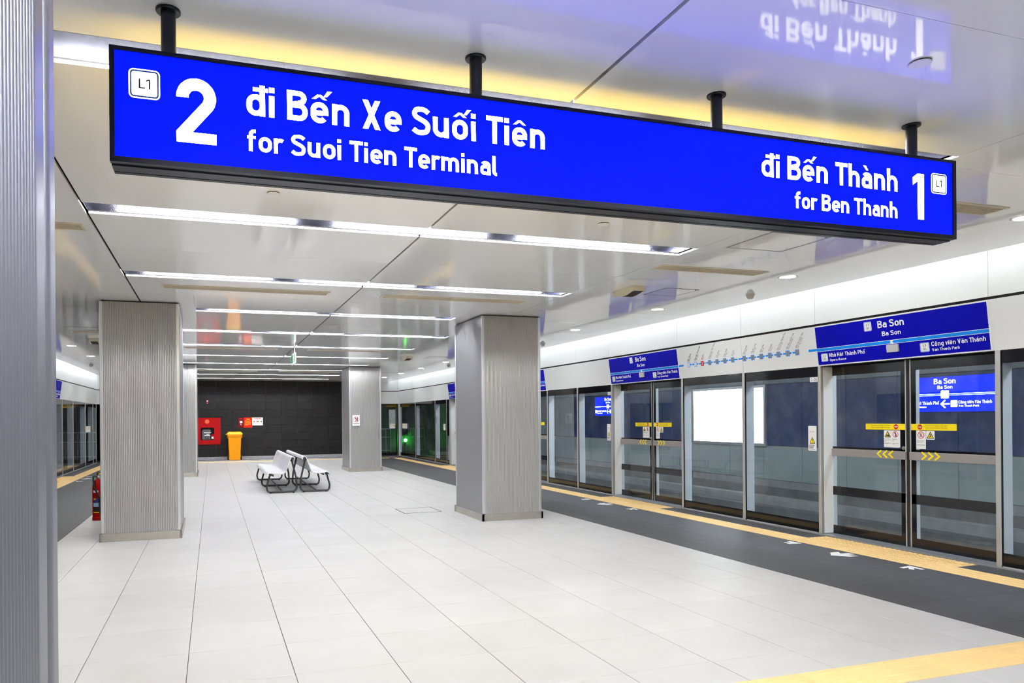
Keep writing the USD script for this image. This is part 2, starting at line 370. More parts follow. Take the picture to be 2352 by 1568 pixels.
glass = usdkit.material(stage, LK + 'clear_glass', {
    't': ('transparent_bsdf', {'color': (.86, .91, .93)}), 'g': ('glossy_bsdf', {'color': (1, 1, 1), 'roughness': .01}), 'f': ('fresnel', {'IOR': 1.55}),
    'd': ('diffuse_bsdf', {'color': (.75, .80, .88)}), 'geo': ('geometry', {}), 'n': ('noise_texture', {'scale': 2.6, 'detail': 6, 'roughness': .7}),
    'mr': ('map_range', {'from_min': .42, 'from_max': .78, 'to_min': .006, 'to_max': .05, 'clamp': True}),
    'sb': ('math', {'math_type': 'subtract', 'value1': 1.0}), 'mu': ('math', {'math_type': 'multiply'}), 'm1': ('mix_closure', {}), 'm2': ('mix_closure', {})},
    [('geo.position', 'n.vector'), ('n.fac', 'mr.value'), ('mr.result', 'm1.fac'), ('t.BSDF', 'm1.closure1'), ('d.BSDF', 'm1.closure2'),
     ('geo.backfacing', 'sb.value2'), ('sb.value', 'mu.value1'), ('f.fac', 'mu.value2'), ('mu.value', 'm2.fac'), ('m1.closure', 'm2.closure1'), ('g.BSDF', 'm2.closure2')], surface='m2.closure')
tube_light = emit('lamp_tube_light', (.985, .985, 1.0), TUBE)
cove_light = emit('cove_strip_light', (.93, .975, 1.0), COVE)
track_light = emit('track_lamp_light', (.90, .96, 1.0), TRACK)
down_light = emit('downlight_light', (1.0, .98, .95), DOWNLIGHT)
blue_lit = lit_panel('backlit_blue', (.0, .005, 1.0), BLUE)
blue_lit2 = lit_panel('backlit_blue_far', (.0, .03, 1.0), BLUE*.75)
white_lit = lit_panel('backlit_white', (1, 1, 1), 2.0)
plate_lit = lit_panel('backlit_plate_white', (1, 1, 1), .9)
yellow_lit = lit_panel('backlit_yellow', (1.0, .66, .04), YELLOW)
ad_lit = emit('advert_lightbox_light', (1, 1, 1), ADBOX)
stripe_lit = lit_panel('backlit_light_blue', (.25, .42, .95), .8)
green_lit = emit('signal_green_light', (.03, 1.0, .05), 45.0)
exit_green = lit_panel('exit_sign_green', (.0, .30, .10), .35)
red_lit = lit_panel('alarm_ring_red', (1.0, .08, .03), 1.0)

# ------------------------------------------------------------------ the setting: levels and lines
CE = 2.94                                   # ceiling
XC = 1.62                                   # centre line of the platform
XL, XR = -1.80, 5.04                        # white floor
YE = 28.25                                  # end wall
Y0 = -5.0                                   # behind the camera
XP = 7.12                                   # screen doors, right
XPL = 2*XC - XP                             # and left
MOD = [6.0625 + 4.885*k for k in range(4)]  # door centres, right
TX, TY = .5955, .6065
gx0, gy0 = .446, 4.258

# floor -------------------------------------------------------------------------------------------
floor = thing('floor', 'white and dark grey tiled platform floor with yellow tactile strips', 'floor', kind='structure')
part(floor, 'grout_bed', [bx(XL, XR, Y0, YE, -.05, -.006)], grout)
part(floor, 'grey_grout_bed', [bx(XR, XP+.15, Y0, YE, -.05, -.004), bx(XPL-.15, XL, Y0, YE, -.05, -.004)], grey_grout)
CS0, CS1 = 3.022, 3.322                     # yellow cross strip
xs = [XL] + [gx0 + TX*k for k in range(-3, 8)] + [XR]
ys = [gy0 + TY*k for k in range(-14, 40)]
far = []
for j in range(len(ys) - 1):
    y0, y1 = ys[j], ys[j+1]
    if y1 > YE: y1 = YE
    if y0 >= y1: break
    for i in range(len(xs) - 1):
        x0, x1 = xs[i] + .0022, xs[i+1] - .0022
        a, b = y0 + .0009, y1 - .0009
        spans = [(a, b)]
        if x1 > 1.0 and b > CS0 and a < CS1:     # leave room for the cross strip
            spans = [s for s in ((a, CS0 - .001), (CS1 + .001, b)) if s[1] - s[0] > .02]
        for a2, b2 in spans:
            t = tile(x0, x1, a2, b2, -.03, 0, .0012)
            if 2.4 < y1 and y0 < 12.6: part(floor, 'floor_tile', t, white_tile)
            else: far.append(t)
part(floor, 'far_floor_tiles', far, white_tile, kind='stuff')
for side in (1, -1):
    far = []; edges = [XR + .003, 5.755, 6.468] if side == 1 else [2*XC-6.468, 2*XC-5.755, XL - .003]
    outer = (6.792, XP - .03) if side == 1 else (2*XC - XP + .03, 2*XC - 6.792)
    cols = [(edges[0], edges[1]), (edges[1], edges[2]), outer]
    for j in range(len(ys) - 1):
        for x0, x1 in cols:
            if ys[j+1] > YE: continue
            t = tile(x0 + .0012, x1 - .0012, ys[j] + .0012, ys[j+1] - .0012, -.03, 0, .001)
            if side == 1 and 1.8 < ys[j] < 12.6: part(floor, 'grey_tile', t, grey_tile)
            else: far.append(t)
    part(floor, 'far_grey_tiles', far, grey_tile, kind='stuff')
def guide_tile(x0, x1, y0, y1, along):      # bars
    m = [tile(x0 + .001, x1 - .001, y0 + .001, y1 - .001, -.03, .001, .001)]
    for k in range(4):
        c = (k + .5)/4
        if along == 'x': m.append(tile(x0 + .012, x1 - .012, y0 + c*(y1-y0) - .017, y0 + c*(y1-y0) + .017, 0, .005, .004))
        else: m.append(tile(x0 + c*(x1-x0) - .017, x0 + c*(x1-x0) + .017, y0 + .012, y1 - .012, 0, .005, .004))
    return m
def dome_tile(x0, x1, y0, y1):
    m = [tile(x0 + .001, x1 - .001, y0 + .001, y1 - .001, -.028, .002, .001)]
    nx, ny = max(1, round((x1-x0)/.06)), max(1, round((y1-y0)/.06))
    for i in range(nx):
        for j in range(ny):
            m.append(lathe([(.0001, .0072), (.011, .007), (.0165, .002), (.0165, .0)][::-1], (x0 + (i+.5)*(x1-x0)/nx, y0 + (j+.5)*(y1-y0)/ny, .001), 8))
    return m
x = 1.044
while x < XR + 1.4:
    x1 = min(x + .2977, 6.466); part(floor, 'tactile_tile', guide_tile(x, x1, CS0, CS1, 'x'), yellow_tile); x += .2977
S0, S1 = 6.470, 6.790                       # strip along the doors
for side in (1, -1):
    far = []
    a, b = (S0, S1) if side == 1 else (2*XC - S1, 2*XC - S0)
    y = -4.566
    while y < 26.5:
        if side == 1 and 2 < y < 12.5: part(floor, 'tactile_tile', guide_tile(a, b, y, y + .303, 'y'), yellow_tile)
        else: far.append(guide_tile(a, b, y, y + .303, 'y'))
        y += .303
    part(floor, 'far_tactile_tiles', far, yellow_tile, kind='stuff')
part(floor, 'far_tactile_tiles', [guide_tile(2*XC - S1 + .3*k, 2*XC - S1 + .3*k + .3, 26.55, 26.87, 'x') for k in range(33)], yellow_tile, kind='stuff')
for k, c in enumerate(MOD):
    for side in ((1, -1) if k > 0 else (1,)):
        for q in range(6):
            y = c - .925 + q*.3055
            a, b = (S1 + .001, 7.062) if side == 1 else (2*XC - 7.062, 2*XC - S1 - .001)
            part(floor, 'dome_tile', dome_tile(a, b, y, y + .3055), yellow_tile)

# ceiling -----------------------------------------------------------------------------------------
ceiling = thing('ceiling', 'glossy white metal panel ceiling with dark joints', 'ceiling', kind='structure')
BX = [2*XC - 6.68, -.83, 1.615, 4.077, 6.68]
SLOT = [3.2 + 2.35*k for k in range(-3, 11)]
SW = .137
def is_slot(y): return any(abs(y - s) < .01 for s in SLOT)
seams = [2.025 + 1.175*k for k in range(-6, 24)]
short = 10.25
for j in range(len(seams) - 1):
    y0, y1 = seams[j], min(seams[j+1], YE)
    if y1 - y0 < .05: continue
    for i in range(4):
        gl = .009 if i in (1, 2) else .003; gr = .009 if i in (0, 1) else .003
        pieces = [(BX[i] + gl, BX[i+1] - gr, i in (1, 2))]
        if abs(y0 - short) < .01 or abs(y1 - short) < .01:
            if i == 1: pieces = [(BX[1] + gl, -.196 - .001, False), (-.196 + .001, BX[2] - gr, True)]
            if i == 2: pieces = [(BX[2] + gl, 3.42 - .001, True), (3.42 + .001, BX[3] - gr, False)]
        for x0, x1, cut in pieces:
            a = y0 + (SW if cut and is_slot(y0) else .0012); b = y1 - (SW if cut and is_slot(y1) else .0012)
            part(ceiling, 'ceiling_panel', bx(x0, x1, a, b, CE, CE + .016), ceil_white)
part(ceiling, 'ceiling_backing', [bx(BX[0], BX[4], Y0, YE, 3.16, 3.2)], plenum)

# linear lamps in the ceiling
def slot_light(name, x0, x1, yc, label, splits):
    t = thing(name, label, 'ceiling light', (0.5*(x0+x1), yc, CE + .02), group=None)
    a, b = yc - SW - .004, yc + SW + .004; z0, z1 = CE + .026, CE + .13
    e = .004
    part(t, 'reflector', [bx(x0, x1, a - e, a, z0, z1), bx(x0, x1, b, b + e, z0, z1), bx(x0 - e, x0, a, b, z0, z1), bx(x1, x1 + e, a, b, z0, z1)], reflector)
    part(t, 'dark_channel', [bx(x0, x1, a - .002, a, CE + .017, z0), bx(x0, x1, b, b + .002, CE + .017, z0)], dark_gap)
    part(t, 'lamp_tray', bx(x0, x1, a, b, z1, z1 + e), dark_gap)
    n = splits; L = (x1 - x0)/n
    for k in range(n):
        c = x0 + (k + .5)*L
        part(t, 'lamp_diffuser', cbx(c - .5*L + .19, c + .5*L - .19, yc - .130, yc - .080, CE + .082, CE + .118, .006), tube_light)
    return t
ordinal = ['', 'second', 'third', 'fourth', 'fifth', 'sixth', 'seventh', 'eighth', 'ninth', 'tenth', 'eleventh']
full = None
for k, s in enumerate(SLOT):
    x0, x1 = BX[1] + .004, BX[3] - .004
    lab = (f'linear ceiling lamp behind the hanging blue sign, first of the rows' if k == 3 else
           f'long recessed linear ceiling lamp, {ordinal[k-3]} row beyond the hanging blue sign' if 3 < k else
           f'recessed linear ceiling lamp behind the camera, {["farthest", "middle", "nearest"][k]} of three rows')
    if s > YE - .3: continue
    if abs(s - short) < .01:
        slot_light('linear_lamp', -.196, 3.42, s, 'shorter recessed linear ceiling lamp between the two front columns', 2)
    elif full is None: full = slot_light('linear_lamp', x0, x1, s, lab, 3)
    else: copy(full, (.5*(x0+x1), s, CE + .02), lab)

# walls along the tracks: cove, header, lintel ------------------------------------------------------
HB, HT, XT = 2.07, 2.557, 7.057             # header bottom, top; face of the header top
def mirror(m):
    v, f = V(m); v = v.copy(); v[:, 0] = 2*XC - v[:, 0]; return v, f[:, ::-1]
cuts = [Y0] + sorted([c - 1.046 for c in MOD] + [c + 1.052 for c in MOD] + [c + 2.372 for c in MOD] + [1.1775 + 1.052, 1.1775 + 2.372, 1.1775 - 1.046, 26.1]) + [YE]
for side in (1, -1):
    D = (lambda m: m) if side == 1 else mirror
    wl = thing('wall_right' if side == 1 else 'wall_left', 'white header and lit cove wall above the %s platform screen doors' % ('right' if side == 1 else 'left'), 'wall', kind='structure')
    for a, b in zip(cuts[:-1], cuts[1:]):
        part(wl, 'cove_panel', D(bx(7.06, 7.08, a + .002, b - .002, HT + .028, 3.15)), cove_white)
        if not any(abs(.5*(a+b) - c) < .1 for c in MOD + [1.1775]) and not (side == 1 and 7.12 < .5*(a+b) < 9.9) or (side == -1 and .5*(a+b) < 20):
            q = np.array([(XP, a+.002, HB), (XP, b-.002, HB), (XT, b-.002, HT), (XT, a+.002, HT), (XP+.03, a+.002, HB), (XP+.03, b-.002, HB), (XT+.03, b-.002, HT), (XT+.03, a+.002, HT)])
            part(wl, 'header_panel', D((q, np.array([[0,2,1],[0,3,2],[4,5,6],[4,6,7],[0,1,5],[0,5,4],[3,7,6],[3,6,2],[0,4,7],[0,7,3],[1,2,6],[1,6,5]]))), header_white)
    part(wl, 'black_joint', D(bx(7.075, 7.10, Y0, YE, HT - .03, HT + .04)), plenum)
    part(wl, 'lintel', D([bx(XP + .012, 7.42, Y0, YE, HB + .012, HB + .05), bx(7.40, 7.42, Y0, YE, HB, 3.15)]), dark_gap)
    part(wl, 'cove_top', D([bx(6.62, 7.1, Y0, YE, 3.15, 3.17), bx(6.655, 6.68, Y0, YE, CE + .016, 3.15)]), white_paint)
    part(wl, 'cove_lamp_strip', D(bx(6.685, 6.72, Y0 + .2, YE - .1, 3.06, 3.09)), cove_light)
    sl = thing('trim_3' if side == 1 else 'trim_4', 'aluminium sill along the %s platform screen doors' % ('right' if side == 1 else 'left'), 'sill', kind='structure')
    part(sl, 'sill_rail', D(bx(XP - .02, XP + .045, Y0, YE, -.03, .012)), sill_alu)
    part(sl, 'door_threshold', D(bx(XP + .0455, 7.42, Y0, YE, -.03, .006)), sill_alu)

# end wall ----------------------------------------------------------------------------------------
wb = thing('wall_back', 'dark grey stone tiled wall across the end of the platform', 'wall', kind='structure')
WX0, WX1 = -2.5, 5.74
part(wb, 'wall_body', bx(WX0, WX1, YE + .012, YE + .3, 0, CE), wall_grout)
txs = [WX0] + [-.447 + .592*k for k in range(-3, 11)] + [WX1]
tzs = [.12 + .2895*k for k in range(0, 10)] + [CE - .004]
for i in range(len(txs) - 1):
    for j in range(len(tzs) - 1):
        if txs[i+1] - txs[i] < .05: continue
        v, f = tile(txs[i] + .003, txs[i+1] - .003, tzs[j] + .003, tzs[j+1] - .003, 0, .016, .001)
        part(wb, 'wall_tile', (np.stack([v[:, 0], YE + .012 - v[:, 2], v[:, 1]], 1), f), wall_tile)
bb = thing('baseboard_back', 'speckled grey granite skirting under the dark tiled wall', 'skirting', kind='structure')
part(bb, 'skirting_stone', [tile(a + .001, b - .001, YE - .022, YE - .004, 0, .117) for a, b in zip(txs[:-1], txs[1:])], granite)

# wall behind the camera
wf = thing('wall_front', 'plain pale wall closing the platform behind the camera', 'wall', kind='structure')
part(wf, 'wall_body', bx(XPL - .3, XP + .3, Y0 - .2, Y0, 0, 3.2), header_white)

# ------------------------------------------------------------------ columns
CW, CD = .912, 1.22
def flute(x0, x1, n, depth=.006, sub=6):
    """plan outline of n flutes between x0 and x1 (local u), towards +w"""
    out = []
    p = (x1 - x0)/n
    for k in range(n):
        for s in range(sub):
            t = s/sub; out.append((x0 + (k + t)*p, depth*abs(math.sin(math.pi*t))**.7))
    return out + [(x1, 0)]
def fluted_sheet(o, u, nrm, width, n, z0, z1, depth=.006):
    """corrugated sheet: from o along u, ribs towards nrm"""
    pl = flute(0, width, n, depth); u = np.array(u, float); nrm = np.array(nrm, float); v = []
    for a, w in pl:
        for z in (z0, z1):
            q = np.array(o, float) + u*a + nrm*w; v.append((q[0], q[1], z))
    f = []
    for i in range(len(pl) - 1): f += [(2*i, 2*i+2, 2*i+3), (2*i, 2*i+3, 2*i+1)]
    f = np.array(f)
    if np.cross(u, [0, 0, 1]) @ nrm < 0: f = f[:, ::-1]
    return np.array(v), f
def column(x0, y0, label):
    t = thing('column', label, 'column', (x0 + CW/2, y0 + CD/2, 0)); x1, y1 = x0 + CW, y0 + CD; zt = CE - .004
    part(t, 'core', bx(x0 + .02, x1 - .02, y0 + .02, y1 - .02, .001, zt), dark_gap)
    part(t, 'fluted_panel', fluted_sheet((x0 + .04, y0 + .008, 0), (1, 0, 0), (0, -1, 0), CW - .08, 42, .10, zt - .012), flute_grey, 40)
    part(t, 'fluted_panel', fluted_sheet((x1 - .04, y1 - .008, 0), (-1, 0, 0), (0, 1, 0), CW - .08, 42, .10, zt - .012), flute_grey, 40)
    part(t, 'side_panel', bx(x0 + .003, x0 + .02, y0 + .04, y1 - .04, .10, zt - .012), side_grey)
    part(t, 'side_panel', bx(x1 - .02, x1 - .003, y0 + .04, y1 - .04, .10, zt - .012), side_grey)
    for a, b in ((x0, y0), (x1 - .04, y0), (x0, y1 - .04), (x1 - .04, y1 - .04)):
        part(t, 'corner_trim', cbx(a, a + .04, b, b + .04, .10, zt - .012, .006), trim_alu)
    part(t, 'skirting', [cbx(x0 - .015, x1 + .015, y0 - .015, y0 + .015, .0, .10, .002), cbx(x0 - .015, x1 + .015, y1 - .015, y1 + .015, .0, .10, .002),
                         cbx(x0 - .015, x0 + .015, y0 - .015, y1 + .015, .0, .10, .002), cbx(x1 - .015, x1 + .015, y0 - .015, y1 + .015, .0, .10, .002)], steel)
    return t
col = column(3.655, 9.68, 'square grey column with fluted front and dark side, beside the right tactile strip, front pair')
copy(col, (-1.292 + CW/2, 9.68 + CD/2, 0), 'square fluted column with the red fire extinguisher behind its left edge')
copy(col, (3.64 + CW/2, 20.12 + CD/2, 0), 'far square column carrying the small white no leaning notice')
copy(col, (-1.285 + CW/2, 20.12 + CD/2, 0), 'far square column beside the red hose cabinet on the dark wall')

# fluted pillar close to the camera at the left
PX, PY = -.30, 1.64
t = thing('fluted_pillar', 'tall blue grey fluted metal pillar with rounded double bead corner, at the left edge', 'pillar', (PX - .45, .3, 0))
zt = CE - .004
part(t, 'core', bx(PX - .90, PX - .03, -1.0, PY - .05, .001, zt), dark_gap)
part(t, 'fluted_panel', fluted_sheet((PX - .004, -1.0, 0), (0, 1, 0), (1, 0, 0), PY - .185 + 1.0, 118, .10, zt - .004, .012), flute_near, 40)
bead = unary_union([rrect(-.19, -.05, -.093, .004, .02), rrect(-.085, -.06, 0, .006, .025), sbox(-.18, -.06, -.03, -.008)])
v, f = ext(bead, zt - .104, (0, 0, .10), (1, 0, 0), (0, 1, 0))          # (along y, out x)
part(t, 'corner_trim', (np.stack([PX + v[:, 1], PY + v[:, 0], v[:, 2]], 1), f[:, ::-1]), flute_near, 35)
part(t, 'fluted_panel', fluted_sheet((PX - .06, PY - .012, 0), (-1, 0, 0), (0, 1, 0), .8, 38, .10, zt - .004), flute_near, 40)
part(t, 'skirting', [bx(PX - .92, PX + .02, -1.02, PY + .02, 0, .10)], steel)

# ------------------------------------------------------------------ platform screen doors
UR, VZ = (0, -1, 0), (0, 0, 1)              # the right wall seen from the platform: right is -y
def wallR(poly, depth, x, back=0.0):
    """polygon in (y, z) world coordinates, laid on the plane x, facing -x"""
    q = affinity.scale(poly, -1, 1, origin=(0, 0))
    return ext(q, depth, (x, 0, 0), UR, VZ, back)
XD = 7.30
def chevrons(yc, direction):
    out = []
    for k in range(3):
        y = yc + (k - 1)*.075
        out.append(LineString([(y - .022*direction, 1.056), (y + .022*direction, 1.020), (y - .022*direction, .984)]).buffer(.0095, cap_style='round', join_style='mitre'))
    return unary_union(out)
def leaf(t, y0, y1, meet, sgn):
    """door leaf from y0 to y1; meet: the y of the meeting edge; sgn: +1 when the leaf lies on the far (larger y) side"""
    lo, hi = min(y0, y1), max(y0, y1)
    g = part(t, 'door_leaf', [bx(XD, XD + .008, lo, hi, .012, HB + .005)], glass)
    st = (meet + .013*sgn, meet + .068*sgn)
    part(g, 'black_border', [bx(XD - .002, XD - .0005, lo, hi, .012, .115), bx(XD - .002, XD - .0005, lo, hi, .488, .592), bx(XD - .002, XD - .0005, lo, hi, 1.056, 1.082),
                             bx(XD - .002, XD - .0005, lo, hi, 1.952, HB), bx(XD - .002, XD - .0005, min(st), max(st), .115, 1.952)], black_frit)
    e = (meet, meet + .014*sgn)
    part(g, 'edge_strip', bx(XD - .006, XD + .03, min(e), max(e), .012, HB), trim_alu)
    part(g, 'push_bar', cbx(XD - .022, XD + .02, lo + .002, hi - .002, .966, 1.058, .004), leaf_bar)
    far = (hi - .006, hi - .001) if sgn > 0 else (max(st) - .006, max(st))
    part(g, 'frame_stile', [bx(XD + .009, XD + .058, meet + .062*sgn - .003, meet + .062*sgn + .003, .1, 1.96), bx(XD + .009, XD + .058, far[0], far[1], .1, 1.96)], fin_white)
    a = meet + (.14 + .075)*sgn + .03*sgn
    part(g, 'chevron', wallR(chevrons(meet + .255*sgn, sgn), .0015, XD - .0225), yellow_vinyl)
    return g
def screen_door(c, label):
    t = thing('platform_door', label, 'screen door', (XD, c, 0))
    leaf(t, c + .0215, c + 1.03, c + .0215, 1)
    leaf(t, c - .0215, c - 1.09, c - .0215, -1)
    part(t, 'rubber_seal', bx(XD - .002, XD + .03, c - .022, c + .022, .012, HB), black_rub)
    v, f = lathe([(.021, 0), (.021, .008), (.018, .011), (.0001, .011)], (0, 0, 0), 16)
    part(t, 'lock_knob', (np.stack([XD - .003 - v[:, 2], c + .055 + v[:, 1], 1.094 + v[:, 0]], 1), f), steel)
    return t
def near_post(y0, y1, label, first=[None]):
    if first[0] is None:
        t = first[0] = thing('screen_post', label, 'post', (XP, .5*(y0+y1), 0))
        w = .5*(y1-y0); c = .5*(y0+y1)
        part(t, 'post_cap', cbx(XP - .012, XP + .012, c - w, c + w, .0125, HB - .003, .003), post_alu)
        part(t, 'post_fin', bx(XP + .012, XP + .15, c - w + .004, c + w - .004, .0125, HB - .003), fin_white)
        part(t, 'black_gasket', [bx(XP - .008, XP + .012, c - w - .006, c - w, .0125, HB - .003)], black_rub)
        return t
    return copy(first[0], (XP, .5*(y0+y1), 0), label)
def door_column(c, label, first=[None]):
    y0, y1 = c + 1.024, c + 1.066
    if first[0] is None:
        t = first[0] = thing('door_column', label, 'column', (XP, .5*(y0+y1), 0))
        part(t, 'column_face', cbx(XP - .015, XP + .04, y0, y1, .0125, HB - .003, .006), post_alu)
        part(t, 'return_panel', cbx(XP + .035, XD + .02, y0 + .002, y1 - .002, .0125, HB - .003, .01), header_white)
        return t
    return copy(first[0], (XP, .5*(y0+y1), 0), label)
def pane(y0, y1, label, proto={}):
    y0 += .001; y1 -= .007; key = round(y1 - y0, 3); yc = .5*(y0+y1)
    if key in proto: return copy(proto[key], (XP, yc, 0), label)
    t = thing('glass_screen', label, 'glass screen', (XP, yc, 0)); proto[key] = t
    part(t, 'glass', bx(XP, XP + .01, y0, y1, .02, HB), glass)
    part(t, 'bottom_border', bx(XP - .002, XP - .0005, y0, y1, .02, .148), black_frit)
    part(t, 'top_border', bx(XP - .002, XP - .0005, y0, y1, 1.945, HB), black_frit)
    part(t, 'frame_rail', [bx(XP - .006, XP + .02, y0, y1, .012, .024)], post_alu)
    return t

dn = ['nearest platform screen door at the right, under the largest blue station sign', 'second platform screen door, under the smaller blue station sign',
      'third platform screen door, partly hidden behind the front right column', 'farthest platform screen door, just left of the front right column']
doors = []
for k, c in enumerate(MOD):
    doors.append(screen_door(c, dn[k]) if k == 0 else copy(doors[0], (XD, c, 0), dn[k]))
near = ['the nearest', 'the second', 'the third', 'the farthest']
for k, c in enumerate(MOD):
    near_post(c - 1.1185, c - 1.0685, f'slim aluminium post at the right side of {near[k]} screen door')
    door_column(c, f'pale jamb column at the left side of {near[k]} screen door')
for k, c in enumerate(MOD[:-1]):
    near_post(c + 2.3475, c + 2.4275, ['aluminium post between the two glass panes left of the nearest door', 'aluminium post between the two glass panes left of the second door', 'aluminium post between the panes left of the third door'][k])
    pane(c + 1.066, c + 2.3475, ['fixed glass pane with the 1-04 tag, left of the nearest door', 'fixed glass pane with the 1-03 tag, left of the second door', 'fixed glass pane left of the third door'][k])
    pane(c + 2.4275, MOD[k+1] - 1.1185, ['fixed glass pane between the second door and the pane tagged 1-04', 'fixed glass pane just right of the third door', 'fixed glass pane just right of the farthest door'][k])
copy(doors[0], (XD, 1.1775, 0), 'platform screen door outside the frame at the right')
near_post(1.1775 - 1.1185, 1.1775 - 1.0685, 'slim post outside the frame, right of the unseen door'); door_column(1.1775, 'jamb column outside the frame, left of the unseen door')
near_post(-1.36, -1.28, 'post farthest outside the frame at the right'); pane(-1.28, .059, 'fixed glass pane beyond the unseen door outside the frame'); pane(-2.64, -1.36, 'fixed glass pane farthest outside the frame')
near_post(1.1775 + 2.3475, 1.1775 + 2.4275, 'aluminium post outside the frame to the right of the nearest door')
pane(1.1775 + 2.4275, MOD[0] - 1.1185, 'fixed glass pane at the right edge of the photo, right of the nearest door')
pane(1.1775 + 1.066, 1.1775 + 2.3475, 'fixed glass pane outside the frame at the right')
for p, l in ((22.06, 'slim post left of the farthest door by the black end cabinet'), (23.32, 'slim post in the far glass run, third from the corner'), (25.80, 'slim post in the far glass run, next to the corner')):
    near_post(p - .035, p + .035, l)
pane(22.10, 23.28, 'tall glass pane next to the black panel at the far end'); pane(23.36, 25.76, 'wide glass pane in the middle of the far end run'); pane(25.84, 28.16, 'wide glass pane with the green signal light behind it')
t = thing('end_cabinet', 'black upper cabinet between the farthest door column and the glass run', 'cabinet', (XP, 21.9, 0))
part(t, 'black_panel', cbx(XP - .01, XP + .14, 21.80, 22.02, .92, HB - .002, .004), black_frit)
part(t, 'lower_glass', bx(XP, XP + .01, 21.80, 22.02, .02, .92), glass)
part(t, 'bottom_border', bx(XP - .002, XP - .0005, 21.80, 22.02, .02, .148), black_frit)

# screens of the left track (same system, mirrored lengthwise)
def turned(m):
    v, f = V(m); v = v.copy(); v[:, 0] = 2*XC - v[:, 0]; return v, f[:, ::-1]
def copy_left(src, yc, label): return copy(src, (2*XC - stage.GetPrimAtPath(src).GetAttribute('xformOp:transform').Get()[3][0], yc, 0), label, rz=math.pi)
pp = '/World/glass_screen'
lp = {}
def left_pane(y0, y1, label):
    t = thing('glass_screen', label, 'glass screen', (XPL, .5*(y0+y1), 0))
    part(t, 'glass', turned(bx(XP, XP + .01, y0, y1, .02, HB)), glass)
    part(t, 'bottom_border', turned(bx(XP - .002, XP - .0005, y0, y1, .02, .148)), black_frit)
    part(t, 'top_border', turned(bx(XP - .002, XP - .0005, y0, y1, 1.945, HB)), black_frit)
    part(t, 'frame_rail', turned(bx(XP - .006, XP + .02, y0, y1, .012, .024)), post_alu)
    return t
lpost = [22.1, 23.72, 25.9, 27.46]
left_pane(22.14, 23.68, 'far left glass pane reflecting a yellow light, nearest of three'); left_pane(23.76, 25.86, 'far left glass pane, middle of three'); left_pane(25.94, 27.42, 'far left glass pane with the white notice')
left_pane(27.5, 28.16, 'narrow left glass pane in the far corner')
left_pane(12.5, 17.0, 'left glass screen hidden behind the front left column'); left_pane(17.1, 22.06, 'left glass screen hidden behind the fluted pillar')
for p, l in zip(lpost + [28.2, 17.05], ('slim post of the left screens nearest the fluted pillar', 'second slim post of the left screens', 'slim post of the left screens beside the white notice', 'slim post of the left screens near the far corner', 'corner post of the left screens', 'slim post of the left screens behind the pillar')):
    copy_left('/World/screen_post', p, l)
copy('/World/screen_post', (XP - .06, 28.2, 0), 'corner post where the right screens meet the end screen')
# end screens across the tracks' ends
for side, x0, x1 in ((1, WX1, XP - .1), (-1, XPL + .1, WX0)):
    nm = 'right' if side == 1 else 'left'
    t = thing('end_screen', f'glass end screen between the dark wall and the {nm} corner post', 'glass screen', (.5*(x0+x1), YE, 0))
    part(t, 'glass', bx(x0, x1, YE, YE + .01, .02, HB), glass)
    part(t, 'bottom_border', bx(x0, x1, YE - .002, YE - .0005, .02, .14), black_frit)
    part(t, 'top_border', bx(x0, x1, YE - .002, YE - .0005, 1.99, HB), black_frit)
    part(t, 'side_border', bx(x1 - .05 if side == 1 else x0, x1 if side == 1 else x0 + .05, YE - .002, YE - .0005, .14, 1.99), black_frit)
    w = thing('trim_1' if side == 1 else 'trim_2', f'white header closing the platform above the {nm} end screen', 'header', kind='structure')
    xa, xb = (WX1, 7.115) if side == 1 else (2*XC - 7.115, WX0)
    part(w, 'header_panel', bx(xa if side == -1 else xa, xb, YE + .0005, YE + .03, HB + .001, HT), header_white)
    part(w, 'black_joint', bx(xa, xb, YE - .005, YE + .03, HT, HT + .028), plenum)
    part(w, 'cove_panel', bx(xa, xb, YE + .0005, YE + .03, HT + .028, 3.14), cove_white)
    r = thing('railing', f'white metal railing behind the {nm} end screen', 'railing', (.5*(x0+x1), YE + 1.0, 0))
    xa, xb = x0 + .05, x1 - .02
    part(r, 'top_rail', tube([(xa, YE + 1, 1.06), (xb, YE + 1, 1.06)], .022), rail_white)
    part(r, 'mid_rail', tube([(xa, YE + 1, .72), (xb, YE + 1, .72)], .016), rail_white)
    part(r, 'bottom_rail', tube([(xa, YE + 1, .18), (xb, YE + 1, .18)], .016), rail_white)
    for q in range(7):
        part(r, 'baluster', tube([(xa + (xb-xa)*q/6, YE + 1, 0), (xa + (xb-xa)*q/6, YE + 1, 1.06)], .013, 6), rail_white)
    part(r, 'walkway', bx(xa - .3, xb + .3, YE + .35, YE + 4, -.1, 0), concrete)

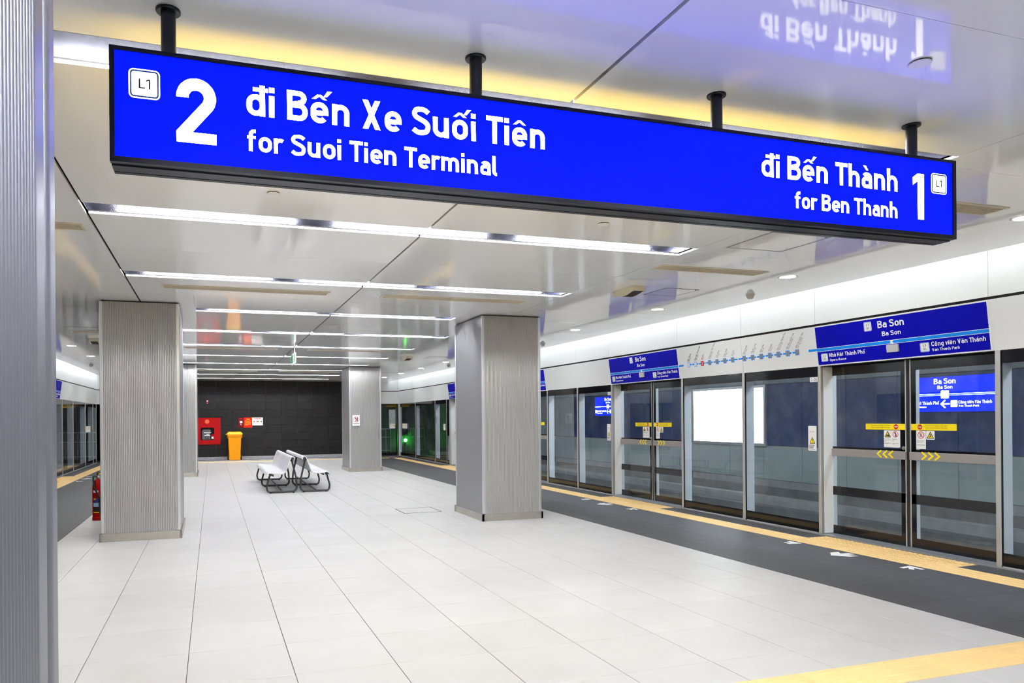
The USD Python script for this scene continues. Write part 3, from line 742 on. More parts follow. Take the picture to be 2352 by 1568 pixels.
# ------------------------------------------------------------------ blue station name signs in the header
SV = np.array([XT - XP, 0, HT - HB]); SLEN = np.linalg.norm(SV); SV /= SLEN
def on_header(poly, depth, y_ref, back=0.0):
    """polygon in (y, s): y world, s the distance up the slanted face from the header's lower edge"""
    return ext(affinity.scale(poly, -1, 1, origin=(0, 0)), depth, (XP, 0, HB), UR, SV, back)
def s_of(z): return (z - HB)/(HT - HB)*SLEN
def name_sign(c, label, prev=('L1', '02'), nxt=('L1', '04')):
    t = thing('station_name_sign', label, 'station sign', (XP, c, HB))
    Y = lambda y: c + (y - 6.0735)          # measured on the nearest sign
    y0, y1 = c - 1.049, c + 1.052
    part(t, 'panel', on_header(sbox(y0, 0, y1, SLEN), .004, c), white_vinyl)
    H = lambda p, m, nme, d: part(t, nme, on_header(p, d, c, 0), m)
    H(sbox(y0 + .018, .014, y1 - .002, SLEN - .016), blue_vinyl, 'blue_face', .0050)
    H(sbox(y0 + .018, s_of(2.243), y1 - .002, s_of(2.287)), white_vinyl, 'white_line', .0056)
    arrow = Polygon([(Y(6.100), s_of(2.2865)), (Y(6.060), s_of(2.2865)), (Y(6.082), s_of(2.265)), (Y(6.060), s_of(2.2435)), (Y(6.100), s_of(2.2435)), (Y(6.112), s_of(2.265))])
    H(sbox(y0 + .018, s_of(2.2485), y1 - .002, s_of(2.2815)).difference(arrow), stripe_blue, 'route_line', .0062)
    def txt(s, ya, yb, z, cap, m=white_vinyl, d=.0062, w=.175):
        p = put(s, 0, ya - yb, 0, cap, w)   # runs to the right = towards smaller y
        part(t, 'lettering', ext(p, d, (XP, 0, HB) + SV*s_of(z) + np.array([0, ya, 0]), UR, SV), m)
    txt('Ba Son', Y(6.247), Y(5.923), 2.431, .079)
    txt('Ba Son', Y(6.203), Y(5.969), 2.339, .051)
    txt('Nhà Hát Thành Phố', Y(6.951), Y(6.438), 2.169, .047)
    txt('Opera House', Y(6.947), Y(6.707), 2.119, .030, w=.16)
    txt('Công viên Văn Thánh', Y(5.637), Y(5.078), 2.1725, .047)
    txt('Van Thanh Park', Y(5.635), Y(5.341), 2.121, .030, w=.16)
    def icon(ya, yb, za, zb, l1, l2):
        p = rrect(yb, s_of(za), ya, s_of(zb), .014)
        H(p, white_vinyl, 'station_code_plate', .0056)
        H(p.buffer(-.004).difference(p.buffer(-.008)), stripe_blue, 'code_ring', .0060)
        yc = .5*(ya+yb); h = (zb - za)
        txt(l1, yc + .017, yc - .017, za + .56*h, .23*h, dark_vinyl, .0062, .11)
        txt(l2, yc + .019, yc - .019, za + .20*h, .23*h, dark_vinyl, .0062, .11)
    icon(Y(6.425), Y(6.325), 2.413, 2.517, 'L1', '03')
    icon(Y(7.073), Y(6.972), 2.121, 2.218, *prev)
    icon(Y(5.766), Y(5.662), 2.121, 2.218, *nxt)
    H(rrect(Y(6.010), s_of(2.154), Y(6.150), s_of(2.237), .01), box_grey, 'grey_device', .025)
    H(rrect(Y(6.016), s_of(2.160), Y(6.144), s_of(2.231), .008), white_vinyl, 'device_rim', .024)
    return t
sg = ['nearest blue Ba Son station name sign above the screen doors', 'second blue Ba Son station name sign, left of the white line map', 'blue Ba Son sign end seen right of the front right column', 'blue Ba Son sign end seen left of the front right column']
ns = [name_sign(MOD[0], sg[0])]
for k in (1, 2, 3): ns.append(copy(ns[0], (XP, MOD[k], HB), sg[k]))
copy(ns[0], (XP, 1.1775, HB), 'blue Ba Son sign outside the frame at the right')
copy(ns[0], (XPL, MOD[3], HB), 'blue Ba Son sign over the left track, just beside the fluted pillar edge', rz=math.pi)

# the line map between the first two signs
t = thing('line_map', 'white header strip with the blue metro line map and slanted station names', 'line map', (XP, 8.5, HB))
YA, YB = MOD[0] + 1.055, MOD[1] - 1.051
SEAM = 8.442
for a, b in ((YA, SEAM - .002), (SEAM + .002, YB)): part(t, 'panel', on_header(sbox(a, 0, b, SLEN), .004, 0), header_white)
st = ['Bến Thành|Ben Thanh', 'Nhà Hát Thành Phố|Opera House', 'Ba Son|Ba Son', 'Công viên Văn Thánh|Van Thanh Park', 'Tân Cảng|Tan Cang', 'Thảo Điền|Thao Dien', 'An Phú|An Phu',
      'Rạch Chiếc|Rach Chiec', 'Phước Long|Phuoc Long', 'Bình Thái|Binh Thai', 'Thủ Đức|Thu Duc', 'Khu Công Nghệ Cao|High Tech Park', 'Đại Học Quốc Gia|National University', 'Bến Xe Suối Tiên|Suoi Tien Terminal']
ys_map = [9.648, 9.478, 9.315, 9.146, 8.977, 8.806, 8.640, 8.42 - .02, 8.234, 8.07, 7.91, 7.755, 7.595, 7.434]
sm = s_of(2.270)
part(t, 'route_line', [on_header(sbox(ys_map[-1], sm - .010, ys_map[0], sm + .010), .0048, 0), on_header(sbox(YB - .12, sm - .014, YB - .001, sm + .014), .0048, 0), on_header(sbox(YA, sm - .014, YA + .13, sm + .014), .0048, 0)], stripe_blue)
arr = []
for a, b in zip(ys_map[:-1], ys_map[1:]):
    m = .5*(a+b); arr.append(LineString([(m - .008, sm + .016), (m + .012, sm), (m - .008, sm - .016)]).buffer(.005, cap_style='flat'))
part(t, 'direction_arrow', on_header(unary_union(arr), .0052, 0), header_white)
for i, (y, s) in enumerate(zip(ys_map, st)):
    p = rrect(y - .034, sm - .037, y + .034, sm + .037, .010)
    part(t, 'station_marker', on_header(p, .0056, 0), stripe_blue if i != 2 else red_vinyl)
    part(t, 'marker_plate', on_header(p.buffer(-.007), .0062, 0), white_vinyl if i < 2 else red_vinyl if i == 2 else grey_vinyl)
    ink = (grey_vinyl, dark_vinyl, white_vinyl)[0 if i < 2 else 1 if i > 2 else 2]
    code = f'{i+1:02d}'
    o = np.array([XP, 0, HB]) + SV*sm + np.array([0, y, 0]); nn = np.cross(UR, SV)
    part(t, 'marker_code', [lay(small('L1', .016), o + nn*.0062, UR, SV, 0, (-.012, .004)), lay(small(code, .016), o + nn*.0062, UR, SV, 0, (-.014, -.022))], ink)
    a, b = s.split('|'); rot = math.radians(52)
    part(t, 'station_name', [lay(small(a, .021), o + nn*.004, UR, SV, rot, (-.006, .052)), lay(small(b, .013), o + nn*.004, UR, SV, rot, (.020, .050))], dark_vinyl if i < 2 else red_vinyl if i == 2 else grey_vinyl)

# ------------------------------------------------------------------ stickers on the doors
def stick(t, name, poly, x, m, d): return part(t, name, wallR(poly, .0004, x, -d), m)
def print_on(t, x, ya, z, lines, cap, m, d=.0012, gap=1.6, name='lettering', sx=1.0):
    part(t, name, [lay(small(s, cap, False), (x - d, ya, z - i*cap*gap), UR, VZ, 0, (0, 0), sx) for i, s in enumerate(lines)], m)
def print_lines(t, x, ya, z, widths, cap, m, d=.0009, gap=1.6, name='small_print'):
    part(t, name, wallR(unary_union([sbox(ya - w, z - i*cap*gap, ya, z - i*cap*gap + cap) for i, w in enumerate(widths)]), .0004, x, -d), m)
def no_entry(t, y, z, r, x):
    stick(t, 'no_entry_disc', disc(y, z, r), x, red_vinyl, .0010); stick(t, 'no_entry_bar', sbox(y - .72*r, z - .15*r, y + .72*r, z + .15*r), x, white_vinyl, .0015)
def warn(t, y, z, w, x, mark):
    tri = Polygon([(y - w/2, z), (y + w/2, z), (y, z + .9*w)])
    stick(t, 'warning_border', tri.buffer(.002), x, dark_vinyl, .0010); stick(t, 'warning_triangle', tri.buffer(-.0055), x, yellow_vinyl, .0015)
    if mark == 'bang': g = sbox(y - .0045, z + .33*w, y + .0045, z + .62*w).union(disc(y, z + .2*w, .006))
    elif mark == 'hand': g = unary_union([rrect(y - .30*w, z + .12*w, y - .02*w, z + .40*w, .006), LineString([(y - .02*w, z + .3*w), (y + .17*w, z + .36*w)]).buffer(.0045), LineString([(y - .02*w, z + .2*w), (y + .2*w, z + .2*w)]).buffer(.004)])
    else: g = unary_union([LineString([(y - .1*w, z + .18*w), (y + .02*w, z + .45*w)]).buffer(.004), LineString([(y + .1*w, z + .15*w), (y, z + .38*w)]).buffer(.0035), disc(y + .02*w, z + .54*w, .006)])
    stick(t, 'warning_symbol', g, x, dark_vinyl, .0020)
def ban(t, y, z, r, x, mark):
    d = disc(y, z, r, 16)
    if mark == 'lean': g = unary_union([LineString([(y + .004, z + .55*r), (y - .004, z - .05*r)]).buffer(.0055), LineString([(y, z + .2*r), (y - .35*r, z + .02*r)]).buffer(.003), LineString([(y - .003, z), (y - .25*r, z - .6*r)]).buffer(.0045), LineString([(y - .003, z), (y + .1*r, z - .62*r)]).buffer(.004), disc(y + .005, z + .68*r, .005)])
    else: g = rrect(y - .32*r, z - .55*r, y + .32*r, z + .1*r, .006).union(unary_union([sbox(y - .32*r + k*.17*r, z, y - .32*r + k*.17*r + .1*r, z + .5*r) for k in range(4)]))
    stick(t, 'ban_symbol', g, x, dark_vinyl if mark == 'lean' else grey_vinyl, .0010)
    ring = d.difference(disc(y, z, r*.84, 16)).union(LineString([(y + .62*r, z + .62*r), (y - .62*r, z - .62*r)]).buffer(.07*r))
    stick(t, 'ban_ring', ring, x, red_vinyl, .0015)
XS = XD - .0035
which = ['nearest', 'second', 'third']
def door_stickers(k, c):
    new = k == 0
    w = which[k]
    labs = [f'yellow door not in use strip on the left leaf of the {w} screen door', f'yellow door not in use strip on the right leaf of the {w} screen door',
            f'white hand warning and no leaning notice on the left leaf of the {w} door', f'white notice with struck out hand on the right leaf of the {w} door', f'small white square with yellow triangle on the right leaf of the {w} screen door']
    if not new:
        for p, l in zip(first_stickers, labs):
            loc = ORIGIN[p]; copy(p, (loc[0], loc[1] + c - MOD[0], loc[2]), l)
        return
    A = thing('door_notice_strip', labs[0], 'sticker', (XS, c + .3, 1.33)); B = thing('door_notice_strip', labs[1], 'sticker', (XS, c - .3, 1.33))
    stick(A, 'strip', sbox(c + .036, 1.296, c + .547, 1.364), XS, yellow_vinyl, 0); stick(B, 'strip', sbox(c - .55, 1.295, c - .036, 1.364), XS, yellow_vinyl, 0)
    no_entry(A, c + .150, 1.331, .028, XS); no_entry(B, c - .140, 1.330, .028, XS)
    for T, ya in ((A, c + .472), (B, c - .20)):
        print_on(T, XS, ya, 1.337, ['KHÔNG SỬ DỤNG CỬA NÀY', 'THIS DOOR IS NOT IN USE'], .0135, ochre, gap=1.75, sx=1.02)
    N = thing('door_notice', labs[2], 'sticker', (XS, c + .2, 1.2))
    stick(N, 'card', rrect(c + .100, 1.097, c + .305, 1.290, .008), XS, white_vinyl, 0)
    warn(N, c + .256, 1.212, .076, XS, 'hand'); ban(N, c + .157, 1.246, .035, XS, 'lean')
    print_on(N, XS, c + .295, 1.190, ['Không Dựa', 'Ngón Tay Cửa', 'Kẹt'], .009, grey_vinyl); print_on(N, XS, c + .200, 1.184, ['Không Tựa', 'Cửa'], .009, grey_vinyl)
    print_lines(N, XS, c + .295, 1.143, [.085, .05], .004, grey_vinyl); print_lines(N, XS, c + .200, 1.141, [.085, .03], .004, grey_vinyl)
    Q = thing('door_notice', labs[3], 'sticker', (XS, c - .15, 1.2))
    stick(Q, 'card', rrect(c - .208, 1.093, c - .096, 1.290, .008), XS, white_vinyl, 0)
    ban(Q, c - .152, 1.244, .038, XS, 'hand')
    print_on(Q, XS, c - .105, 1.178, ['Không Chạm', 'Ngăn Cửa'], .010, grey_vinyl); print_lines(Q, XS, c - .105, 1.133, [.092], .005, grey_vinyl)
    T3 = thing('warning_card', labs[4], 'sticker', (XS, c - .26, 1.24))
    stick(T3, 'card', rrect(c - .308, 1.196, c - .212, 1.290, .008), XS, white_vinyl, 0)
    warn(T3, c - .260, 1.210, .078, XS, 'person')
    first_stickers.extend([A, B, N, Q, T3])
ochre = mat('sticker_ink_ochre', (.36, .27, .01), .5)
first_stickers = []
for k, c in enumerate(MOD[:3]): door_stickers(k, c)
XF = XP - .003
def pane_notice(k, c):
    t = thing('pane_notice', f'tall white caution notice with yellow triangle on the glass left of the {which[k]} door column', 'sticker', (XF, c + 1.16, 1.18))
    y0, y1 = c + 1.098, c + 1.230
    stick(t, 'card', rrect(y0, 1.026, y1, 1.335, .006), XF, white_vinyl, 0)
    warn(t, .5*(y0+y1), 1.117, .085, XF, 'bang')
    print_on(t, XF, y1 - .022, 1.258, ['Tàu 1 Cửa 4' if k == 0 else 'Tàu 1 Cửa 3'], .010, red_vinyl); print_lines(t, XF, y1 - .012, 1.092, [.085, .085, .07], .006, dark_vinyl, gap=2.4)
    print_lines(t, XF, y1 - .012, 1.050, [.07, .10], .0045, grey_vinyl)
for k in (0, 1): pane_notice(k, MOD[k])
for k, s in enumerate(('1-04', '1-03')):
    c = MOD[k]; t = thing('door_number_tag', f'small white tag reading {s} at the top of the glass', 'sticker', (XF, c + 1.14, 1.91))
    y0, y1 = c + 1.075, c + 1.198
    stick(t, 'card', rrect(y0, 1.881, y1, 1.939, .003), XF, white_vinyl, 0)
    m = small(s, .036, False); w = np.ptp(m[0][:, 0]); part(t, 'lettering', lay(m, (XF - .0005, .5*(y0+y1) + .045, 1.893), UR, VZ, 0, (0, 0), .090/w), dark_vinyl)
def plain_notice(xw, y, z, w, h, lab, face):
    t = thing('glass_notice', lab, 'sticker', (xw, y, z))
    if face == 'r': 
        part(t, 'card', wallR(rrect(y - w/2, z - h/2, y + w/2, z + h/2, .006), .001, xw), white_vinyl)
        part(t, 'warning_triangle', wallR(Polygon([(y + .08*w, z), (y + .36*w, z), (y + .22*w, z + .072)]), .002, xw), yellow_vinyl)
        e = affinity.scale(disc(0, 0, 1, 16), .15*w, .038); part(t, 'ban_ring', wallR(affinity.translate(e.difference(affinity.scale(e, .8, .8)).union(LineString([(-.1*w, -.026), (.1*w, .026)]).buffer(.006)), y - .22*w, z + .036), .002, xw), red_vinyl)
    if face == 'e':
        part(t, 'card', ext(rrect(y - w/2, z - h/2, y + w/2, z + h/2, .006), .001, (0, xw, 0), (1, 0, 0), (0, 0, 1)), white_vinyl)
        part(t, 'warning_triangle', ext(Polygon([(y + .02, z), (y + .1, z), (y + .06, z + .07)]), .002, (0, xw, 0), (1, 0, 0), (0, 0, 1)), yellow_vinyl)
        part(t, 'ban_ring', ext(disc(y - .055, z + .035, .036).difference(disc(y - .055, z + .035, .028)), .002, (0, xw, 0), (1, 0, 0), (0, 0, 1)), red_vinyl)
    if face == 'l':
        part(t, 'card', turned(wallR(rrect(y - w/2, z - h/2, y + w/2, z + h/2, .006), .001, 2*XC - xw)), white_vinyl)
        part(t, 'warning_triangle', turned(wallR(Polygon([(y - .25*w, z), (y - .05*w, z), (y - .15*w, z + .07)]), .002, 2*XC - xw)), yellow_vinyl)
        e = affinity.scale(disc(0, 0, 1, 16), .11*w, .038); part(t, 'ban_ring', turned(wallR(affinity.translate(e.difference(affinity.scale(e, .8, .8)), y + .2*w, z + .035), .002, 2*XC - xw)), red_vinyl)
plain_notice(XF, 27.39, 1.19, .72, .19, 'white notice on the wide far pane left of the green light', 'r')
plain_notice(XF, 22.31, 1.19, .22, .2, 'white notice on the pane beside the black end cabinet', 'r')
plain_notice(YE - .003, 6.84, 1.185, .21, .19, 'white notice on the end screen at the far right corner', 'e')
plain_notice(XPL + .003, 26.4, 1.21, 1.0, .2, 'white notice on the far left glass pane', 'l')

# white arrows on the grey floor at the doors
def arrow_shape(k):
    if k == 1:      # leaving the train: away from the doors
        return Polygon([(6.146, 0), (6.266, .125), (6.378, .125), (6.318, .041), (6.422, .041), (6.422, -.041), (6.318, -.041), (6.378, -.125), (6.266, -.125)])
    a = Polygon([(6.422, .675), (6.262, .70), (6.262, .745), (6.335, .735), (6.272, .79), (6.302, .825), (6.368, .765), (6.362, .845), (6.408, .845)])
    return a if k == 0 else affinity.scale(a, 1, -1, origin=(0, 0))
def floor_arrow(k, yc, label, side=1):
    p = affinity.translate(arrow_shape(k), 0, yc)
    if side == -1: p = affinity.scale(p, -1, 1, origin=(XC, 0))
    return single('floor_arrow', ext(p.buffer(0), .0015, (0, 0, .0005), (1, 0, 0), (0, 1, 0)), white_vinyl, label, 'floor arrow')
wh = ['left of the three before the nearest right door', 'before the nearest right door', 'right of the three before the nearest right door']
for d, c in (('nearest', MOD[0] - .055), ('second', MOD[1] - .08)):
    floor_arrow(0, c, f'small white diagonal floor arrow, leftmost of three before the {d} right door')
    floor_arrow(1, c, f'larger white floor arrow pointing away from the {d} right door')
    floor_arrow(2, c, f'small white diagonal floor arrow, rightmost of three before the {d} right door')
for k, n in enumerate(('farthest', 'middle and largest', 'nearest')): floor_arrow(k, MOD[3] - .2, f'white arrow on the left track side floor, {n} of three', -1)

# ------------------------------------------------------------------ the hanging sign
SX0, SX1, SY, SZ0, SZ1 = -.326, 3.616, 2.73, 2.356, 2.755
t = thing('hanging_direction_sign', 'long blue back-lit direction sign with numbers 2 and 1, hung from the ceiling', 'direction sign', (.5*(SX0+SX1), SY + .06, SZ0))
prof = Polygon([(0, SZ0 + .001), (0, SZ1), (.125, SZ1), (.125, SZ0 - .0), (.117, SZ0 - .004), (.095, SZ0 - .004), (.094, SZ0 + .004), (.089, SZ0 + .004), (.088, SZ0 - .004), (.026, SZ0 - .004), (.024, SZ0 + .001)])
v, f = ext(prof, SX1 - SX0 - .004, (0, 0, 0), (1, 0, 0), (0, 1, 0))      # u = y, v = z, n = x
part(t, 'housing', (np.stack([SX0 + .002 + v[:, 2], SY + .003 + v[:, 0], v[:, 1]], 1), f), sign_black)
fr = [bx(SX0, SX1, SY - .006, SY + .02, SZ1 - .014, SZ1), bx(SX0, SX1, SY - .006, SY + .02, SZ0, SZ0 + .019), bx(SX0, SX0 + .016, SY - .006, SY + .02, SZ0 + .019, SZ1 - .014), bx(SX1 - .022, SX1, SY - .006, SY + .02, SZ0 + .019, SZ1 - .014)]
part(t, 'front_frame', fr, sign_black)
UF = (1, 0, 0)
def front(poly, d): return ext(poly, d, (0, SY, 0), UF, VZ)
part(t, 'blue_face', front(sbox(SX0 + .014, SZ0 + .017, SX1 - .020, SZ1 - .012), .001), blue_lit)
part(t, 'yellow_back_face', ext(sbox(-(SX1 - .02), SZ0 + .02, -(SX0 + .02), SZ1 - .02), .003, (0, SY + .129, 0), (-1, 0, 0), VZ), yellow_lit)
def tx(s, x0, x1, z, cap, w=.175, n='lettering'): part(t, n, front(put(s, x0, x1, z, cap, w), .0018), white_lit)
tx('đi Bến Xe Suối Tiên', .1274, 1.3150, 2.5695, .1105)
tx('for Suoi Tien Terminal', .1285, 1.1010, 2.4395, .0785)
tx('đi Bến Thành', 2.4075, 3.2275, 2.5640, .1085)
tx('for Ben Thanh', 2.5960, 3.2250, 2.4330, .0785)
tx('2', -.1115, .0235, 2.4468, .2305, .185, 'line_number'); tx('1', 3.3265, 3.4015, 2.4388, .2290, .185, 'line_number')
for a, b, z0, z1 in ((-.2655, -.163, 2.583, 2.686), (3.4495, 3.557, 2.577, 2.680)):
    p = rrect(a, z0, b, z1, .017)
    part(t, 'line_code_plate', front(p, .0016), plate_lit)
    part(t, 'code_ring', front(p.buffer(-.0053).difference(p.buffer(-.0095)), .0021), ring_blue)
    xc = .5*(a+b)
    part(t, 'line_code', front(put('L1', xc - .018, xc + .0185, .5*(z0+z1) - .016, .033, .115), .0021), dark_vinyl)
for k, x in enumerate((-.138, 1.039, 2.217, 3.404)):
    p = part(t, 'hanging_pole', lathe([(.0001, SZ1 - .02), (.026, SZ1 - .02), (.026, CE - .003), (.0001, CE - .003)], (x, SY + .067, 0), 20), pole_black, 40)
    part(p, 'ceiling_flange', lathe([(.0001, CE - .010), (.040, CE - .010), (.043, CE - .007), (.043, CE - .0005), (.0001, CE - .0005)], (x, SY + .067, 0), 28), pole_black, 40)
    part(p, 'clamp', [bx(x - .042, x + .042, SY + .05, SY + .085, SZ1, SZ1 + .010), bx(x - .05, x - .035, SY + .055, SY + .08, SZ1 + .010, SZ1 + .016), bx(x + .035, x + .05, SY + .055, SY + .08, SZ1 + .010, SZ1 + .016)], pole_black)

# ------------------------------------------------------------------ ceiling fittings
def vent(x0, x1, y0, y1, label, proto={}):
    key = (round(x1 - x0, 2), round(y1 - y0, 2)); c = (.5*(x0+x1), .5*(y0+y1), CE)
    if key in proto: return copy(proto[key], c, label)
    t = thing('linear_vent', label, 'air vent', c); proto[key] = t; zb = CE - .006
    part(t, 'frame', [bx(x0, x1, y0, y0 + .022, zb, CE - .0005), bx(x0, x1, y1 - .022, y1, zb, CE - .0005), bx(x0, x0 + .022, y0 + .022, y1 - .022, zb, CE - .0005), bx(x1 - .022, x1, y0 + .022, y1 - .022, zb, CE - .0005)], cream)
    part(t, 'duct', bx(x0 + .022, x1 - .022, y0 + .022, y1 - .022, CE - .002, CE - .0005), vent_paint)
    n = int((y1 - y0 - .044)/.0165)
    for k in range(n):
        y = y0 + .022 + (k + .5)*(y1 - y0 - .044)/n
        part(t, 'slat', bx(x0 + .022, x1 - .022, y - .003, y + .003, zb + .001, CE - .002), vent_paint)
    return t
vent(-.51, 1.315, 8.41, 8.655, 'long cream linear air vent beside the front left column')
vent(1.945, 3.80, 8.41, 8.655, 'long cream linear air vent left of the front right column')
vent(4.16, 5.43, 6.06, 6.275, 'cream linear air vent to the left of the near downlight')
vent(4.17, 5.44, 3.705, 3.91, 'cream linear air vent at the right end of the hanging sign')
vent(2*XC - 5.42, 2*XC - 4.15, 5.995, 6.21, 'cream linear air vent beside the fluted pillar at the left')
vent(-.51, 1.315, 15.46, 15.705, 'far cream linear air vent left of the green exit sign'); vent(1.945, 3.80, 15.46, 15.705, 'far cream linear air vent right of the green exit sign')
vent(-.51, 1.315, 22.51, 22.755, 'farthest cream linear air vent at the left'); vent(1.945, 3.80, 22.51, 22.755, 'farthest cream linear air vent at the right')
vent(2*XC - 5.42, 2*XC - 4.15, 13.1, 13.315, 'cream linear air vent on the far left ceiling')
hatch_p = None
def hatch(x0, x1, y0, y1, label):
    t = thing('access_hatch', label, 'access hatch', (.5*(x0+x1), .5*(y0+y1), CE)); w = .016
    part(t, 'frame', [bx(x0, x1, y0, y0 + w, CE - .003, CE - .0004), bx(x0, x1, y1 - w, y1, CE - .003, CE - .0004), bx(x0, x0 + w, y0 + w, y1 - w, CE - .003, CE - .0004), bx(x1 - w, x1, y0 + w, y1 - w, CE - .003, CE - .0004)], side_grey)
    part(t, 'panel', bx(x0 + w, x1 - w, y0 + w, y1 - w, CE - .002, CE - .0004), ceil_white)
    part(t, 'catch', [bx(x1 - .05, x1 - .04, y0 + .01, y0 + .02, CE - .009, CE - .003)], side_grey)
hatch(4.285, 4.885, 4.74, 5.30, 'square ceiling access hatch just below the hanging sign'); hatch(4.955, 5.41, 7.15, 7.615, 'small square ceiling access hatch beside the cream ceiling box')
hatch(2*XC - 5.41, 2*XC - 4.955, 12.55, 13.0, 'small ceiling access hatch on the far left'); hatch(4.955, 5.41, 16.6, 17.05, 'small ceiling access hatch at the far right')
def downlight(x, y, label, first=[None]):
    if first[0]: return copy(first[0], (x, y, CE), label)
    t = first[0] = thing('downlight', label, 'downlight', (x, y, CE))
    part(t, 'trim_ring', lathe([(.078, CE - .002), (.08, CE - .005), (.098, CE - .003), (.10, CE - .0004)], (x, y, 0), 32), white_paint, 40)
    part(t, 'lamp_face', lathe([(.0001, CE - .0012), (.079, CE - .0012)], (x, y, 0), 32)[:1] + (lathe([(.0001, CE - .0012), (.079, CE - .0012)], (x, y, 0), 32)[1],), down_light)
ord2 = ['first', 'second', 'third', 'fourth', 'fifth', 'sixth', 'seventh', 'eighth', 'ninth', 'tenth', 'eleventh']
for k in range(10):
    downlight(5.83, 3.86 + 2.375*k, f'round downlight over the right track side, {ord2[k]} counting from the near right edge')
for k in range(10): downlight(2*XC - 5.83, 3.86 + 2.375*k, f'round downlight over the left track side, {ord2[k]} counting from the pillar')
def detector(x, y, label, first=[None]):
    if first[0]: return copy(first[0], (x, y, CE), label)
    t = first[0] = thing('smoke_detector', label, 'smoke detector', (x, y, CE))
    part(t, 'base', lathe([(.042, CE - .024), (.050, CE - .018), (.052, CE - .0005)], (x, y, 0), 24), smoke_grey, 40)
    part(t, 'sensor_head', lathe([(.0001, CE - .056), (.026, CE - .056), (.030, CE - .050), (.040, CE - .038), (.042, CE - .024)], (x, y, 0), 24), smoke_grey, 40)
detector(6.23, 7.27, 'round smoke detector near the lit cove, above the line map'); detector(6.29, 13.23, 'small smoke detector at the right edge of the front right column')
detector(6.25, 19.15, 'far smoke detector left of the front right column'); detector(-2.98, 20.9, 'smoke detector on the far left ceiling')
def cover(x, y, label, first=[None]):
    if first[0]: return copy(first[0], (x, y, CE), label)
    t = first[0] = thing('sprinkler_cover', label, 'sprinkler cover', (x, y, CE))
    part(t, 'cover_plate', lathe([(.0001, CE - .008), (.040, CE - .008), (.042, CE - .006), (.042, CE - .005)], (x, y, 0), 32), white_paint, 40)
    part(t, 'shadow_ring', lathe([(.040, CE - .006), (.040, CE - .0004)], (x, y, 0), 32), dark_gap, 40)
cover(.391, 4.85, 'round white sprinkler cover under the hanging sign, left'); cover(2.85, 4.91, 'round white sprinkler cover under the hanging sign, right'); cover(2.835, 2.285, 'round sprinkler cover above the right end of the hanging sign')
def ceiling_box(x, y, label, rz=0.0, first=[None]):
    if first[0]: return copy(first[0], (x, y, CE), label, rz)
    t = first[0] = thing('ceiling_box', label, 'ceiling unit', (x, y, CE))
    w = .165; L = .42
    prof = [(0, 0), (0, -.055), (.05, -.062)] + [(.05 + .33*k/8, -.062 - .022*math.sin(math.pi*k/8)) for k in range(1, 9)] + [(L, -.05), (L, 0)]
    v, f = ext(Polygon(prof), w, (0, 0, 0), (1, 0, 0), (0, 1, 0))
    part(t, 'casing', (np.stack([x - w/2 + v[:, 2], y + v[:, 0], CE - .001 + v[:, 1]], 1), f), cream)
    lens = [(.006, -.0575), (.05, -.063)] + [(.05 + .33*k/8, -.063 - .022*math.sin(math.pi*k/8)) for k in range(1, 6)]
    lens = Polygon(lens + [(a, b + .004) for a, b in lens[::-1]])
    v, f = ext(lens, w*.72, (0, 0, 0), (1, 0, 0), (0, 1, 0))
    part(t, 'dark_lens', (np.stack([x - w*.36 + v[:, 2], y + v[:, 0], CE - .001 + v[:, 1]], 1), f), black_rub)
    part(t, 'mounting_plate', bx(x - w/2 - .004, x + w/2 + .004, y - .004, y + L + .004, CE - .012, CE - .0005), cream)
ceiling_box(4.58, 7.12, 'cream ceiling box with dark curved underside, near the right'); ceiling_box(-1.98, 14.2, 'cream ceiling box on the far left ceiling'); ceiling_box(4.42, 16.55, 'small cream ceiling box left of the front right column')

# hanging green exit sign
t = thing('exit_sign', 'small green and white exit sign hung edge on from the middle ceiling seam', 'exit sign', (XC, 15.35, 2.63))
part(t, 'frame', [bx(XC - .015, XC + .015, 15.0, 15.72, 2.62, 2.645), bx(XC - .015, XC + .015, 15.0, 15.72, 2.81, 2.83), bx(XC - .015, XC + .015, 15.0, 15.03, 2.645, 2.81), bx(XC - .015, XC + .015, 15.69, 15.72, 2.645, 2.81)], white_vinyl)
part(t, 'green_face', bx(XC - .010, XC + .010, 15.03, 15.69, 2.645, 2.81), exit_green)
man = unary_union([disc(.02, .06, .016), LineString([(.01, .035), (-.015, -.02)]).buffer(.014), LineString([(-.015, -.02), (.03, -.04), (.02, -.075)]).buffer(.008), LineString([(-.015, -.02), (-.05, -.06)]).buffer(.008), LineString([(.01, .035), (.045, .005)]).buffer(.007), LineString([(.0, .03), (-.04, .015)]).buffer(.007), sbox(.1, -.07, .17, .07)])
for sgn in (1, -1): part(t, 'running_figure', ext(affinity.translate(man, 15.36*-sgn, 2.728), .001, (XC - .0105*sgn, 0, 0), (0, -sgn, 0), VZ), white_vinyl)
part(t, 'hanging_rod', [tube([(XC, 15.15, 2.83), (XC, 15.15, CE - .002)], .006, 6), tube([(XC, 15.57, 2.83), (XC, 15.57, CE - .002)], .006, 6)], white_vinyl)

# ------------------------------------------------------------------ floor access cover
t = thing('floor_hatch', 'tile filled floor access cover with thin dark rim, beside the right column', 'floor hatch', (3.12, 11.2, 0))
hx0, hx1, hy0, hy1 = 2.828, 3.424, 10.93, 11.53
part(t, 'rim', [bx(hx0 - .008, hx1 + .008, hy0 - .008, hy0 + .008, .0, .002), bx(hx0 - .008, hx1 + .008, hy1 - .008, hy1 + .008, .0, .002), bx(hx0 - .008, hx0 + .008, hy0 + .008, hy1 - .008, .0, .002), bx(hx1 - .008, hx1 + .008, hy0 + .008, hy1 - .008, .0, .002)], dark_vinyl)
part(t, 'inlay_tile', bx(hx0 + .008, hx1 - .008, hy0 + .008, hy1 - .008, .0002, .0012), white_tile)

